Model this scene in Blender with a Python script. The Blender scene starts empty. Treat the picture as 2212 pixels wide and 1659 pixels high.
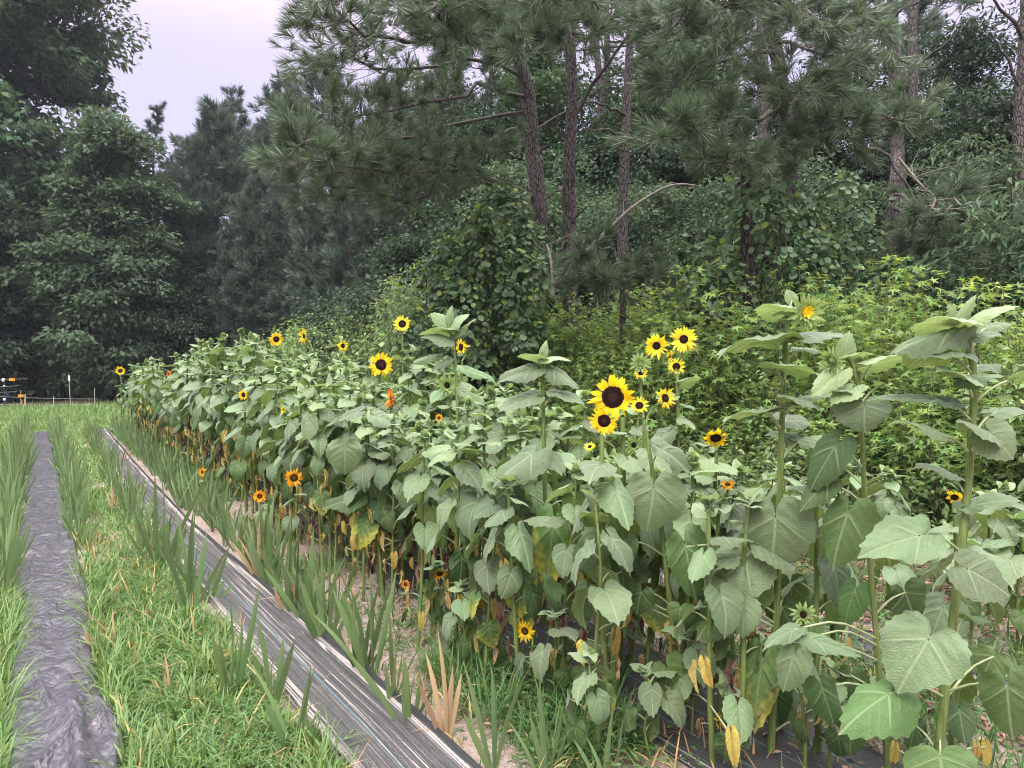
import bpy, math, random
import numpy as np
from math import radians as R, sin, cos, pi

# ------------------------------------------------------------------ camera
sc = bpy.context.scene
COL = sc.collection
EYE = np.array([0.0, 0.0, 1.6])
YAW, PITCH = R(33.1), R(1.43)
F, CX, CY = 1579.0, 1106.0, 829.5          # focal length and centre in pixels of a 2212 px wide picture
cam = bpy.data.cameras.new('camera')
cam.lens = 36.0 * F / 2212.0
cam.sensor_width = 36.0
cam.clip_end = 2000
cam_o = bpy.data.objects.new('camera', cam)
COL.objects.link(cam_o)
cam_o.location = EYE
cam_o.rotation_euler = (R(90) - PITCH, 0, -YAW)
sc.camera = cam_o

# ------------------------------------------------------------------ sky and sun
SUN_EL, SUN_AZ = R(46), R(228)             # azimuth measured from +Y towards +X
w = bpy.data.worlds.new('World'); sc.world = w; w.use_nodes = True
nt = w.node_tree; nt.nodes.clear()
out = nt.nodes.new('ShaderNodeOutputWorld')
sky = nt.nodes.new('ShaderNodeTexSky'); sky.sky_type = 'NISHITA'; sky.sun_disc = False
sky.sun_elevation = SUN_EL; sky.sun_rotation = SUN_AZ
bg1 = nt.nodes.new('ShaderNodeBackground'); bg1.inputs[1].default_value = 0.07
nt.links.new(sky.outputs[0], bg1.inputs[0])
tc = nt.nodes.new('ShaderNodeTexCoord'); sep = nt.nodes.new('ShaderNodeSeparateXYZ')
nt.links.new(tc.outputs['Generated'], sep.inputs[0])
mr = nt.nodes.new('ShaderNodeMapRange'); mr.interpolation_type = 'SMOOTHSTEP'
mr.inputs[1].default_value = 0.36; mr.inputs[2].default_value = 0.95
mr.inputs[3].default_value = 0.66; mr.inputs[4].default_value = 4.8
nt.links.new(sep.outputs[2], mr.inputs[0])
rmp = nt.nodes.new('ShaderNodeValToRGB')
e = rmp.color_ramp.elements
e[0].position = 0.10; e[0].color = (0.80, 0.75, 1.06, 1)
e[1].position = 0.62; e[1].color = (1.0, 0.97, 0.95, 1)
e.new(0.33).color = (0.82, 0.75, 1.06, 1); e.new(0.45).color = (0.95, 0.82, 1.03, 1)
nz = nt.nodes.new('ShaderNodeTexNoise'); nz.inputs['Scale'].default_value = 2.2; nz.inputs['Detail'].default_value = 3
nt.links.new(tc.outputs['Generated'], nz.inputs['Vector'])
ad = nt.nodes.new('ShaderNodeMath'); ad.operation = 'MULTIPLY_ADD'; ad.inputs[1].default_value = 0.22
sb = nt.nodes.new('ShaderNodeMath'); sb.operation = 'SUBTRACT'; sb.inputs[1].default_value = 0.11
nt.links.new(nz.outputs[0], ad.inputs[0]); nt.links.new(sep.outputs[2], ad.inputs[2])
nt.links.new(ad.outputs[0], sb.inputs[0]); nt.links.new(sb.outputs[0], rmp.inputs[0])
bg2 = nt.nodes.new('ShaderNodeBackground')
nt.links.new(rmp.outputs[0], bg2.inputs[0]); nt.links.new(mr.outputs[0], bg2.inputs[1])
mx = nt.nodes.new('ShaderNodeMixShader'); mx.inputs[0].default_value = 0.86
nt.links.new(bg1.outputs[0], mx.inputs[1]); nt.links.new(bg2.outputs[0], mx.inputs[2])
nt.links.new(mx.outputs[0], out.inputs[0])

sl = bpy.data.lights.new('sun', 'SUN'); sl.energy = 1.5; sl.angle = R(25); sl.color = (1.0, 0.95, 0.88)
so = bpy.data.objects.new('sun', sl); COL.objects.link(so)
so.rotation_euler = (pi / 2 - SUN_EL, 0, pi - SUN_AZ)   # light comes from the sky's sun direction
so.location = (0, 0, 60)

sc.view_settings.view_transform = 'Standard'
sc.view_settings.look = 'None'
sc.view_settings.exposure = 0.75
sc.view_settings.gamma = 1.0
sc.view_settings.use_curve_mapping = False
cy = sc.cycles
cy.max_bounces = 7; cy.diffuse_bounces = 4; cy.glossy_bounces = 2; cy.transmission_bounces = 4
cy.transparent_max_bounces = 4; cy.caustics_reflective = False; cy.caustics_refractive = False
cy.use_denoising = True; cy.filter_width = 1.1

# ------------------------------------------------------------------ picture <-> place
_r = np.array([cos(YAW), -sin(YAW), 0.0])
_f = np.array([sin(YAW) * cos(PITCH), cos(YAW) * cos(PITCH), -sin(PITCH)])
_u = np.cross(_r, _f)
def ray(u, v): return _f + _r * ((u - CX) / F) + _u * ((CY - v) / F)
def at(u, v, D): return EYE + ray(u, v) * D
def at_x(u, v, X):
    d = ray(u, v); return EYE + d * (X / d[0])
def ground(u, v, z=0.0):
    d = ray(u, v); return EYE + d * ((z - EYE[2]) / d[2])
def depth(p): return float(np.dot(np.asarray(p) - EYE, _f))
def pix(p):
    q = np.asarray(p) - EYE; D = q @ _f
    return CX + F * (q @ _r) / D, CY - F * (q @ _u) / D

# ------------------------------------------------------------------ objects
def link(o): COL.objects.link(o); return o
def tag(o, label=None, cat=None, group=None, kind=None):
    if label: o['label'] = label
    if cat: o['category'] = cat
    if group: o['group'] = group
    if kind: o['kind'] = kind
    return o
def empty(name, loc=(0, 0, 0), rz=0.0):
    o = bpy.data.objects.new(name, None); o.empty_display_size = 0.1
    o.location = loc; o.rotation_euler = (0, 0, rz); return link(o)
def child(name, mesh, parent=None, loc=None, mat=None):
    o = bpy.data.objects.new(name, mesh); link(o)
    if parent is not None: o.parent = parent
    if mat is not None:
        from mathutils import Matrix
        o.matrix_basis = Matrix(mat.tolist())
    elif loc is not None: o.location = loc
    return o
KIDS = {}
def kid(o, parent):
    KIDS.setdefault(parent.name, []).append(o); o.parent = parent; return o
def copy_tree(root, loc, rz=0.0, s=1.0):
    r = root.copy(); link(r); r.location = loc; r.rotation_euler = (0, 0, rz)
    r.scale = (s, s, s) if not isinstance(s, tuple) else s
    for k in ('label', 'group', 'category'):
        pass
    for c in KIDS.get(root.name, []):
        d = c.copy(); link(d); d.parent = r
    return r

class MB:
    def __init__(s): s.v = []; s.f = []; s.uv = []; s.mi = []; s.n = 0
    def add(s, v, f, uv=None, mi=0):
        v = np.asarray(v, np.float64).reshape(-1, 3); f = np.asarray(f, np.int64)
        if len(v) == 0 or len(f) == 0: return
        s.v.append(v); s.f.append(f + s.n); s.n += len(v)
        s.uv.append(np.zeros((len(v), 2)) if uv is None else np.asarray(uv, np.float64).reshape(-1, 2))
        s.mi.append(np.full(len(f), mi, np.int32))
    def mesh(s, name, mats, smooth=True):
        me = bpy.data.meshes.new(name)
        v = np.concatenate(s.v); uv = np.concatenate(s.uv)
        idx = np.concatenate([a.ravel() for a in s.f])
        cnt = np.concatenate([np.full(len(a), a.shape[1], np.int32) for a in s.f])
        st = np.concatenate([[0], np.cumsum(cnt)[:-1]]).astype(np.int32)
        me.vertices.add(len(v)); me.vertices.foreach_set('co', v.astype(np.float32).ravel())
        me.loops.add(len(idx)); me.loops.foreach_set('vertex_index', idx.astype(np.int32))
        me.polygons.add(len(cnt)); me.polygons.foreach_set('loop_start', st)
        me.polygons.foreach_set('material_index', np.concatenate(s.mi))
        me.polygons.foreach_set('use_smooth', np.full(len(cnt), smooth, bool))
        l = me.uv_layers.new(name='UVMap')
        l.data.foreach_set('uv', uv[idx].astype(np.float32).ravel())
        for m in (mats if isinstance(mats, (list, tuple)) else [mats]): me.materials.append(m)
        me.update(calc_edges=True)
        return me
    def build(s, name, mats, parent=None, loc=None, smooth=True):
        if not s.v: return None
        o = bpy.data.objects.new(name, s.mesh(name, mats, smooth)); link(o)
        if loc is not None: o.location = loc
        if parent is not None: kid(o, parent)
        return o

def unit(a):
    a = np.asarray(a, float); return a / np.maximum(np.linalg.norm(a, axis=-1, keepdims=True), 1e-9)
def scatter(mb, tv, tf, pos, fwd, nrm, size, wid=None, uv=None, mi=0):
    """many copies of a small template (forward +Y, up +Z) joined into one mesh"""
    pos = np.asarray(pos, float); N = len(pos)
    if N == 0: return
    fwd = unit(fwd); x = unit(np.cross(fwd, nrm)); z = np.cross(x, fwd)
    size = np.broadcast_to(size, (N,)).astype(float)
    wid = size if wid is None else np.broadcast_to(wid, (N,)).astype(float)
    tv = np.asarray(tv, float)
    P = (pos[:, None, :] + x[:, None, :] * (tv[None, :, 0:1] * wid[:, None, None])
         + fwd[:, None, :] * (tv[None, :, 1:2] * size[:, None, None]) + z[:, None, :] * (tv[None, :, 2:3] * size[:, None, None]))
    k = len(tv)
    f = (np.asarray(tf)[None] + (np.arange(N) * k)[:, None, None]).reshape(-1, np.asarray(tf).shape[1])
    mb.add(P.reshape(-1, 3), f, None if uv is None else np.tile(uv, (N, 1)), mi)
def tube(mb, pts, rad, seg=6, mi=0, cap=True):
    pts = np.asarray(pts, float); n = len(pts)
    rad = np.broadcast_to(rad, (n,)).astype(float)
    t = np.gradient(pts, axis=0); t = unit(t)
    ref = np.array([0, 0, 1.0]) if abs(t[0, 2]) < 0.8 else np.array([1.0, 0, 0])
    a = unit(np.cross(t, ref)); b = np.cross(t, a)
    for i in range(1, n):                                            # keep the frame from flipping
        a[i] = unit(a[i - 1] - t[i] * np.dot(a[i - 1], t[i])); b[i] = np.cross(t[i], a[i])
    th = np.arange(seg) * 2 * pi / seg
    V = pts[:, None] + rad[:, None, None] * (a[:, None] * np.cos(th)[None, :, None] + b[:, None] * np.sin(th)[None, :, None])
    i = np.arange(n - 1)[:, None] * seg; j = np.arange(seg)[None]; j2 = (j + 1) % seg
    f = np.stack([i + j, i + j2, i + seg + j2, i + seg + j], -1).reshape(-1, 4)
    uv = np.stack(np.broadcast_arrays(j / seg, (np.arange(n) / max(n - 1, 1))[:, None]), -1).reshape(-1, 2)
    mb.add(V.reshape(-1, 3), f, uv, mi)
def bez(pts, n=10):
    """smooth curve through the points (Catmull-Rom)"""
    p = np.asarray(pts, float)
    if len(p) == 2: return p[0] + (p[1] - p[0]) * np.linspace(0, 1, n)[:, None]
    q = np.vstack([2 * p[0] - p[1], p, 2 * p[-1] - p[-2]]); o = []
    s = np.linspace(0, len(p) - 1 - 1e-6, n)
    for t in s:
        k = int(t); u = t - k; a, b, c, d = q[k:k + 4]
        o.append(0.5 * ((2 * b) + (c - a) * u + (2 * a - 5 * b + 4 * c - d) * u * u + (-a + 3 * b - 3 * c + d) * u ** 3))
    return np.array(o)
def vnoise(x, y, seed=0):
    x = np.asarray(x, float); y = np.asarray(y, float)
    def h(i, j):
        n = (i.astype(np.int64) * 374761393 + j.astype(np.int64) * 668265263 + seed * 974711) & 0x7fffffff
        n = ((n ^ (n >> 13)) * 1274126177) & 0x7fffffff
        return ((n ^ (n >> 16)) & 0xffff) / 65535.0
    i = np.floor(x); j = np.floor(y); u = x - i; v = y - j
    u = u * u * (3 - 2 * u); v = v * v * (3 - 2 * v)
    return (h(i, j) * (1 - u) + h(i + 1, j) * u) * (1 - v) + (h(i, j + 1) * (1 - u) + h(i + 1, j + 1) * u) * v
def grid_faces(nx, ny):
    i, j = np.meshgrid(np.arange(nx - 1), np.arange(ny - 1), indexing='ij')
    a = (i * ny + j).ravel(); return np.stack([a, a + ny, a + ny + 1, a + 1], -1)

# ------------------------------------------------------------------ materials
class NT:
    def __init__(s, name):
        s.m = bpy.data.materials.new(name); s.m.use_nodes = True; s.t = s.m.node_tree; s.t.nodes.clear()
        s.out = s.n('OutputMaterial')
    def n(s, k, **kw):
        o = s.t.nodes.new('ShaderNode' + k)
        for a, b in kw.items(): setattr(o, a, b)
        return o
    def set(s, sock, val):
        if hasattr(val, 'links') or hasattr(val, 'is_linked'): s.t.links.new(val, sock)
        else: sock.default_value = val
    def math(s, op, a, b=0.0, c=None, clamp=False):
        o = s.n('Math', operation=op); o.use_clamp = clamp
        s.set(o.inputs[0], a); s.set(o.inputs[1], b)
        if c is not None: s.set(o.inputs[2], c)
        return o.outputs[0]
    def mix(s, fac, a, b):
        o = s.n('MixRGB'); s.set(o.inputs[0], fac)
        for k, x in ((1, a), (2, b)): s.set(o.inputs[k], tuple(x) + (1,) if isinstance(x, tuple) and len(x) == 3 else x)
        return o.outputs[0]
    def noise(s, scale, vec=None, detail=3.0, rough=0.5, dist=0.0):
        o = s.n('TexNoise'); o.inputs['Scale'].default_value = scale; o.inputs['Detail'].default_value = detail
        o.inputs['Roughness'].default_value = rough; o.inputs['Distortion'].default_value = dist
        if vec is not None: s.t.links.new(vec, o.inputs['Vector'])
        return o.outputs[0]
    def step(s, x, lo, hi):
        o = s.n('MapRange', interpolation_type='SMOOTHSTEP'); s.set(o.inputs[0], x)
        o.inputs[1].default_value = lo; o.inputs[2].default_value = hi
        return o.outputs[0]
    def scaled(s, vec, sc_):
        o = s.n('Mapping'); o.inputs['Scale'].default_value = sc_; s.t.links.new(vec, o.inputs['Vector']); return o.outputs[0]
    def hsv(s, col, h=0.5, sat=1.0, v=1.0):
        o = s.n('HueSaturation'); s.set(o.inputs['Hue'], h); s.set(o.inputs['Saturation'], sat); s.set(o.inputs['Value'], v)
        s.set(o.inputs['Color'], col + (1,) if isinstance(col, tuple) else col); return o.outputs[0]
    def principled(s, col, rough=0.6, spec=0.3, normal=None):
        o = s.n('BsdfPrincipled'); s.set(o.inputs['Base Color'], col + (1,) if isinstance(col, tuple) else col)
        s.set(o.inputs['Roughness'], rough); o.inputs['Specular IOR Level'].default_value = spec
        if normal is not None: s.t.links.new(normal, o.inputs['Normal'])
        return o
    def bump(s, h, strength=0.3, dist=0.01):
        o = s.n('Bump'); o.inputs['Strength'].default_value = strength; o.inputs['Distance'].default_value = dist
        s.t.links.new(h, o.inputs['Height']); return o.outputs[0]
    def done(s, sh):
        s.t.links.new(sh, s.out.inputs[0]); return s.m

def leaf_mat(name, col, under=None, trans=0.3, rough=0.55, vh=0.04, vv=0.5, spec=0.35, veins=0, tip=None, sheen=0.0, tcol=None, blotch=0.0, satv=0.0):
    k = NT(name); g = k.n('NewGeometry'); oi = k.n('ObjectInfo')
    r1 = g.outputs['Random Per Island']; r2 = oi.outputs['Random']
    r = k.math('FRACT', k.math('ADD', r1, r2)); rb = k.math('FRACT', k.math('MULTIPLY', k.math('ADD', r, r2), 7.31))
    c = k.mix(g.outputs['Backfacing'], col, under or col)
    uvn = k.n('UVMap'); sp = k.n('SeparateXYZ'); k.t.links.new(uvn.outputs[0], sp.inputs[0])
    a = k.math('ABSOLUTE', k.math('MULTIPLY_ADD', sp.outputs[0], 2.0, -1.0)); t = sp.outputs[1]
    if tip:                                                          # yellowing from the rim and the tip inwards
        n = k.noise(7.0, k.n('TexCoord').outputs['Object'], 3.0)
        q = k.math('ADD', k.math('MULTIPLY', a, 0.45), k.math('ADD', k.math('MULTIPLY', t, 0.75), k.math('MULTIPLY', n, 0.9)))
        c = k.mix(k.step(k.math('ADD', q, k.math('MULTIPLY', r, 0.3)), 0.90, 1.55), c, tip)
    if blotch:
        n = k.noise(22.0, k.n('TexCoord').outputs['Object'], 4.0)
        c = k.mix(k.math('MULTIPLY', k.step(n, 0.56, 0.66), blotch), c, (0.16, 0.07, 0.03))
    c = k.hsv(c, k.math('MULTIPLY_ADD', k.math('SUBTRACT', r, 0.5), vh, 0.5),
              k.math('MULTIPLY_ADD', k.math('SUBTRACT', rb, 0.5), satv, 1.0),
              k.math('MULTIPLY_ADD', k.math('SUBTRACT', rb, 0.5), vv, 1.0))
    nrm = None
    if veins == 2:                                                   # ribs along a sword leaf
        rb_ = k.math('ABSOLUTE', k.math('SUBTRACT', k.math('FRACT', k.math('MULTIPLY', sp.outputs[0], 5.0)), 0.5))
        c = k.hsv(c, k.math('MULTIPLY_ADD', t, -0.02, 0.51), 1.0, k.math('MULTIPLY_ADD', rb_, 0.7, 0.78)); c = k.mix(k.math('MULTIPLY', k.step(t, 0.93, 1.0), 0.8), c, (0.40, 0.28, 0.12))
    elif veins:
        mid = k.math('SUBTRACT', 1.0, k.step(a, 0.015, 0.06))
        q = k.math('FRACT', k.math('SUBTRACT', k.math('MULTIPLY', t, 5.0), k.math('MULTIPLY', a, 2.1)))
        d = k.math('ABSOLUTE', k.math('SUBTRACT', q, 0.5))
        lat = k.math('MULTIPLY', k.step(d, 0.455, 0.49), k.math('SUBTRACT', 1.0, k.step(a, 0.5, 0.9)))
        bas = k.math('ABSOLUTE', k.math('SUBTRACT', k.math('MULTIPLY', t, 5.0), k.math('MULTIPLY', a, 2.1)))
        bas = k.math('MULTIPLY', k.math('SUBTRACT', 1.0, k.step(bas, 0.06, 0.16)), k.math('SUBTRACT', 1.0, k.step(a, 0.55, 0.95)))
        vein = k.math('MAXIMUM', k.math('MAXIMUM', mid, k.math('MULTIPLY', bas, 0.9)), k.math('MULTIPLY', lat, 0.5))
        c = k.hsv(c, k.math('MULTIPLY_ADD', k.noise(5.0, k.n('TexCoord').outputs['Object'], 3.0), 0.05, 0.472), 1.0, k.math('MULTIPLY_ADD', k.noise(11.0, k.n('TexCoord').outputs['Object'], 4.0), 0.6, 0.7))
        c = k.mix(k.math('MULTIPLY', vein, 0.36), c, (0.34, 0.42, 0.22))
        fine = k.noise(38.0, k.n('TexCoord').outputs['Object'], 2.0)
        nrm = k.bump(k.math('ADD', k.math('MULTIPLY', vein, -0.8), fine), 0.35, 0.02)
    p = k.principled(c, rough, spec, nrm)
    if sheen:
        p.inputs['Sheen Weight'].default_value = sheen; p.inputs['Sheen Roughness'].default_value = 0.5
        p.inputs['Sheen Tint'].default_value = (0.9, 1.0, 0.95, 1)
    tr = k.n('BsdfTranslucent')
    k.set(tr.inputs[0], k.hsv(c, 0.485, 1.15, 1.25) if tcol is None else tuple(tcol) + (1,))
    mxs = k.n('MixShader'); mxs.inputs[0].default_value = trans
    k.t.links.new(p.outputs[0], mxs.inputs[1]); k.t.links.new(tr.outputs[0], mxs.inputs[2])
    return k.done(mxs.outputs[0])
def plain_mat(name, col, col2=None, scale=8.0, rough=0.7, spec=0.25, bump=0.3, stretch=(1, 1, 1), dist=0.01, lo=0.35, hi=0.65):
    k = NT(name); v = k.scaled(k.n('TexCoord').outputs['Object'], stretch)
    n = k.noise(scale, v, 5.0, 0.6)
    c = k.mix(k.step(n, lo, hi), col, col2 or tuple(x * 0.7 for x in col))
    return k.done(k.principled(c, rough, spec, k.bump(n, bump, dist)).outputs[0])
def bark_mat(name, a, b, scale=9.0):
    k = NT(name); v = k.scaled(k.n('TexCoord').outputs['Object'], (1, 1, 0.28))
    vo = k.n('TexVoronoi', feature='DISTANCE_TO_EDGE'); vo.inputs['Scale'].default_value = scale
    k.t.links.new(v, vo.inputs['Vector'])
    n = k.noise(scale * 2.5, v, 4.0, 0.65)
    crack = k.step(k.math('ADD', vo.outputs['Distance'], k.math('MULTIPLY', n, 0.16)), 0.06, 0.26)
    c = k.mix(k.step(n, 0.3, 0.7), a, b)
    c = k.mix(crack, tuple(x * 0.35 for x in a), c)
    h = k.math('ADD', crack, k.math('MULTIPLY', n, 0.4))
    return k.done(k.principled(c, 0.85, 0.15, k.bump(h, 0.8, 0.03)).outputs[0])

M = {}
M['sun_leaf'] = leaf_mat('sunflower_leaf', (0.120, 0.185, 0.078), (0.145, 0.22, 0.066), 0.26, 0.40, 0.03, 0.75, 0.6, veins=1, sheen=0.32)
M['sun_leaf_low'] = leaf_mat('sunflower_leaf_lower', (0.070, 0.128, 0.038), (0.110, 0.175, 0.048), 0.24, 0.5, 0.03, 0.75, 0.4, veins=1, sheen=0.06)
M['sun_leaf_young'] = leaf_mat('sunflower_leaf_young', (0.200, 0.290, 0.120), (0.210, 0.310, 0.115), 0.30, 0.48, 0.02, 0.25, 0.5, veins=1, sheen=0.5)
M['sun_leaf_tip'] = leaf_mat('sunflower_leaf_yellowing', (0.090, 0.160, 0.048), (0.130, 0.200, 0.060), 0.26, 0.55, 0.03, 0.4, 0.35, veins=1, tip=(0.50, 0.46, 0.09))
M['sun_leaf_yellow'] = leaf_mat('sunflower_leaf_yellow', (0.60, 0.46, 0.13), (0.64, 0.50, 0.18), 0.35, 0.6, 0.03, 0.35, 0.25, veins=1, blotch=0.5)
M['sun_leaf_dead'] = leaf_mat('sunflower_leaf_dead', (0.10, 0.060, 0.045), (0.16, 0.095, 0.065), 0.12, 0.8, 0.04, 0.9, 0.1)
M['sun_leaf_tan'] = leaf_mat('sunflower_leaf_tan', (0.40, 0.27, 0.12), (0.46, 0.33, 0.16), 0.25, 0.75, 0.04, 0.6, 0.15)
M['petal'] = leaf_mat('petal_yellow', (0.92, 0.66, 0.012), (0.85, 0.6, 0.02), 0.35, 0.5, 0.015, 0.16, 0.25)
M['petal_lemon'] = leaf_mat('petal_lemon', (0.90, 0.77, 0.040), (0.85, 0.70, 0.05), 0.35, 0.5, 0.015, 0.16, 0.25)
M['petal_orange'] = leaf_mat('petal_orange', (0.92, 0.43, 0.010), (0.85, 0.42, 0.02), 0.35, 0.5, 0.02, 0.2, 0.25)
M['petal_deep'] = leaf_mat('petal_deep_orange', (0.90, 0.30, 0.010), (0.85, 0.28, 0.02), 0.3, 0.5, 0.02, 0.2, 0.25)
def disc_mat(name, rim, mid, cen):
    k = NT(name); sp = k.n('SeparateXYZ'); k.t.links.new(k.n('UVMap').outputs[0], sp.inputs[0])
    r = sp.outputs[0]; vo = k.n('TexVoronoi'); vo.inputs['Scale'].default_value = 26.0
    k.t.links.new(k.n('TexCoord').outputs['Object'], vo.inputs['Vector'])
    c = k.mix(k.step(r, 0.25, 0.55), cen, mid); c = k.mix(k.step(r, 0.72, 0.9), c, rim)
    c = k.hsv(c, 0.5, 1.0, k.math('MULTIPLY_ADD', vo.outputs['Distance'], 1.2, 0.6))
    return k.done(k.principled(c, 0.85, 0.15, k.bump(vo.outputs['Distance'], 1.0, 0.06)).outputs[0])
M['disc_dark'] = disc_mat('disc_dark', (0.050, 0.018, 0.012), (0.022, 0.009, 0.008), (0.085, 0.030, 0.026))
M['disc_olive'] = disc_mat('disc_olive', (0.16, 0.060, 0.010), (0.09, 0.045, 0.012), (0.16, 0.17, 0.03))
M['stem'] = plain_mat('sunflower_stem', (0.085, 0.125, 0.030), (0.165, 0.215, 0.065), 90.0, 0.6, 0.35, 0.6, (1, 1, 0.05), 0.004)
M['petiole'] = plain_mat('sunflower_petiole', (0.26, 0.31, 0.15), (0.36, 0.40, 0.24), 20.0, 0.6, 0.3, 0.2)
M['sapling_stem'] = plain_mat('sapling_stem', (0.085, 0.095, 0.04), (0.13, 0.12, 0.06), 20.0, 0.7, 0.2, 0.2)
M['stem_dark'] = plain_mat('sunflower_stem_purple', (0.085, 0.070, 0.060), (0.13, 0.12, 0.07), 20.0, 0.6, 0.3, 0.3, (1, 1, 0.1), 0.004)
M['calyx'] = leaf_mat('sunflower_bract', (0.20, 0.29, 0.09), (0.23, 0.32, 0.11), 0.25, 0.6, 0.03, 0.4, 0.3, sheen=0.2)
M['glad'] = leaf_mat('gladiolus_blade', (0.130, 0.200, 0.078), None, 0.25, 0.42, 0.03, 0.6, 0.5, veins=2, sheen=0.1)
M['glad_dry'] = leaf_mat('gladiolus_dry_blade', (0.42, 0.28, 0.17), None, 0.25, 0.7, 0.03, 0.4, 0.2)
M['grass'] = leaf_mat('grass_blade', (0.132, 0.215, 0.064), None, 0.32, 0.42, 0.06, 0.75, 0.45)
M['grass_dry'] = leaf_mat('grass_dry_blade', (0.46, 0.30, 0.14), None, 0.25, 0.7, 0.03, 0.5, 0.2)
M['weed'] = leaf_mat('weed_leaf', (0.085, 0.165, 0.050), None, 0.3, 0.5, 0.05, 0.6, 0.35)
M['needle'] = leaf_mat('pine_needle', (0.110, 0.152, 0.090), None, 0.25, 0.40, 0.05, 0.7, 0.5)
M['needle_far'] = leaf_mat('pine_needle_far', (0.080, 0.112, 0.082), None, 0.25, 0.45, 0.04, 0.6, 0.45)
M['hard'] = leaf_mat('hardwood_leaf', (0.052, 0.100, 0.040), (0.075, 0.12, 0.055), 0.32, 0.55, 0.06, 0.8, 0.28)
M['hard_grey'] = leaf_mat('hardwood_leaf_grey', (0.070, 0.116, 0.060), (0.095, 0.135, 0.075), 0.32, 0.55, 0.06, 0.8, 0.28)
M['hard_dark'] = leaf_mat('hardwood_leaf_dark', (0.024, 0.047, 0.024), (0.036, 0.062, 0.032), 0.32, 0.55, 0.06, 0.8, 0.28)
M['gum'] = leaf_mat('sweetgum_leaf', (0.160, 0.250, 0.066), (0.19, 0.275, 0.09), 0.38, 0.52, 0.06, 0.95, 0.4)
M['gum_tip'] = leaf_mat('sweetgum_young_leaf', (0.29, 0.39, 0.09), (0.29, 0.39, 0.10), 0.4, 0.48, 0.07, 0.5, 0.35)
M['bushy'] = leaf_mat('bush_leaf', (0.155, 0.240, 0.085), (0.19, 0.26, 0.12), 0.32, 0.45, 0.05, 0.7, 0.45)
M['vine'] = leaf_mat('vine_leaf', (0.095, 0.165, 0.072), (0.14, 0.205, 0.10), 0.3, 0.45, 0.06, 0.9, 0.5)
M['vine_lime'] = leaf_mat('vine_young_leaf', (0.22, 0.31, 0.06), (0.24, 0.32, 0.08), 0.35, 0.45, 0.05, 0.4, 0.4)
M['bark_pine'] = bark_mat('pine_bark', (0.085, 0.068, 0.068), (0.155, 0.130, 0.130), 24.0)
M['bark'] = bark_mat('grey_bark', (0.095, 0.080, 0.070), (0.16, 0.14, 0.125), 9.0)
M['twig'] = plain_mat('twig_bark', (0.052, 0.042, 0.040), (0.105, 0.088, 0.084), 14.0, 0.8, 0.15)
M['twig_pale'] = plain_mat('dead_twig', (0.22, 0.185, 0.165), (0.32, 0.27, 0.25), 14.0, 0.8, 0.15)
M['cone'] = plain_mat('pine_cone', (0.045, 0.030, 0.026), (0.08, 0.055, 0.045), 30.0, 0.8, 0.15, 0.8)

# ------------------------------------------------------------------ ground and row covers
def soil_mat():
    k = NT('soil'); P = k.n('NewGeometry').outputs['Position']; sp = k.n('SeparateXYZ'); k.t.links.new(P, sp.inputs[0])
    n1 = k.noise(1.3, P, 4.0); n2 = k.noise(55.0, P, 4.0, 0.7); n3 = k.noise(9.0, P, 4.0)
    c = k.mix(k.step(n2, 0.3, 0.7), (0.23, 0.175, 0.155), (0.38, 0.305, 0.28))
    c = k.mix(k.math('MULTIPLY', k.step(n3, 0.5, 0.7), 0.5), c, (0.22, 0.16, 0.13))
    far = k.math('MAXIMUM', k.step(sp.outputs[1], 20.5, 22.5), k.step(k.math('ABSOLUTE', k.math('SUBTRACT', sp.outputs[0], 2.0)), 4.8, 5.6))
    green = k.mix(k.step(n3, 0.35, 0.65), (0.075, 0.115, 0.030), (0.12, 0.15, 0.05))
    c = k.mix(far, c, green)
    wood = k.math('MAXIMUM', k.step(sp.outputs[0], 8.5, 9.8), k.step(sp.outputs[1], 33.0, 34.5))
    c = k.mix(wood, c, k.mix(n3, (0.045, 0.035, 0.025), (0.10, 0.07, 0.045)))
    h = k.math('ADD', k.math('MULTIPLY', n2, 0.6), n3)
    return k.done(k.principled(c, 0.95, 0.1, k.bump(h, 0.7, 0.03)).outputs[0])
def hgt(x, y): return 0.05 * (vnoise(x * 0.8, y * 0.8, 3) - 0.5) + 0.02 * (vnoise(x * 5, y * 5, 4) - 0.5)
xs = np.concatenate([[-600, -200, -80, -40, -20, -10], np.arange(-6, 9, 0.12), [10, 12, 16, 24, 40, 80, 200, 600]])
ys = np.concatenate([[-300, -100, -40, -15, -6, -2], np.arange(0, 12, 0.12), np.arange(12, 26, 0.35), [27, 29, 32, 36, 45, 60, 90, 160, 300, 800]])
gx, gy = np.meshgrid(xs, ys, indexing='ij')
near = ((gx > -6) & (gx < 9) & (gy > 0) & (gy < 26))
gz = np.where(near, hgt(gx, gy), 0.0) - 0.01
b = MB(); b.add(np.stack([gx, gy, gz], -1), grid_faces(len(xs), len(ys)))
tag(b.build('ground', soil_mat()), 'pale pinkish sandy soil of the flower field', 'ground', kind='structure')

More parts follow.
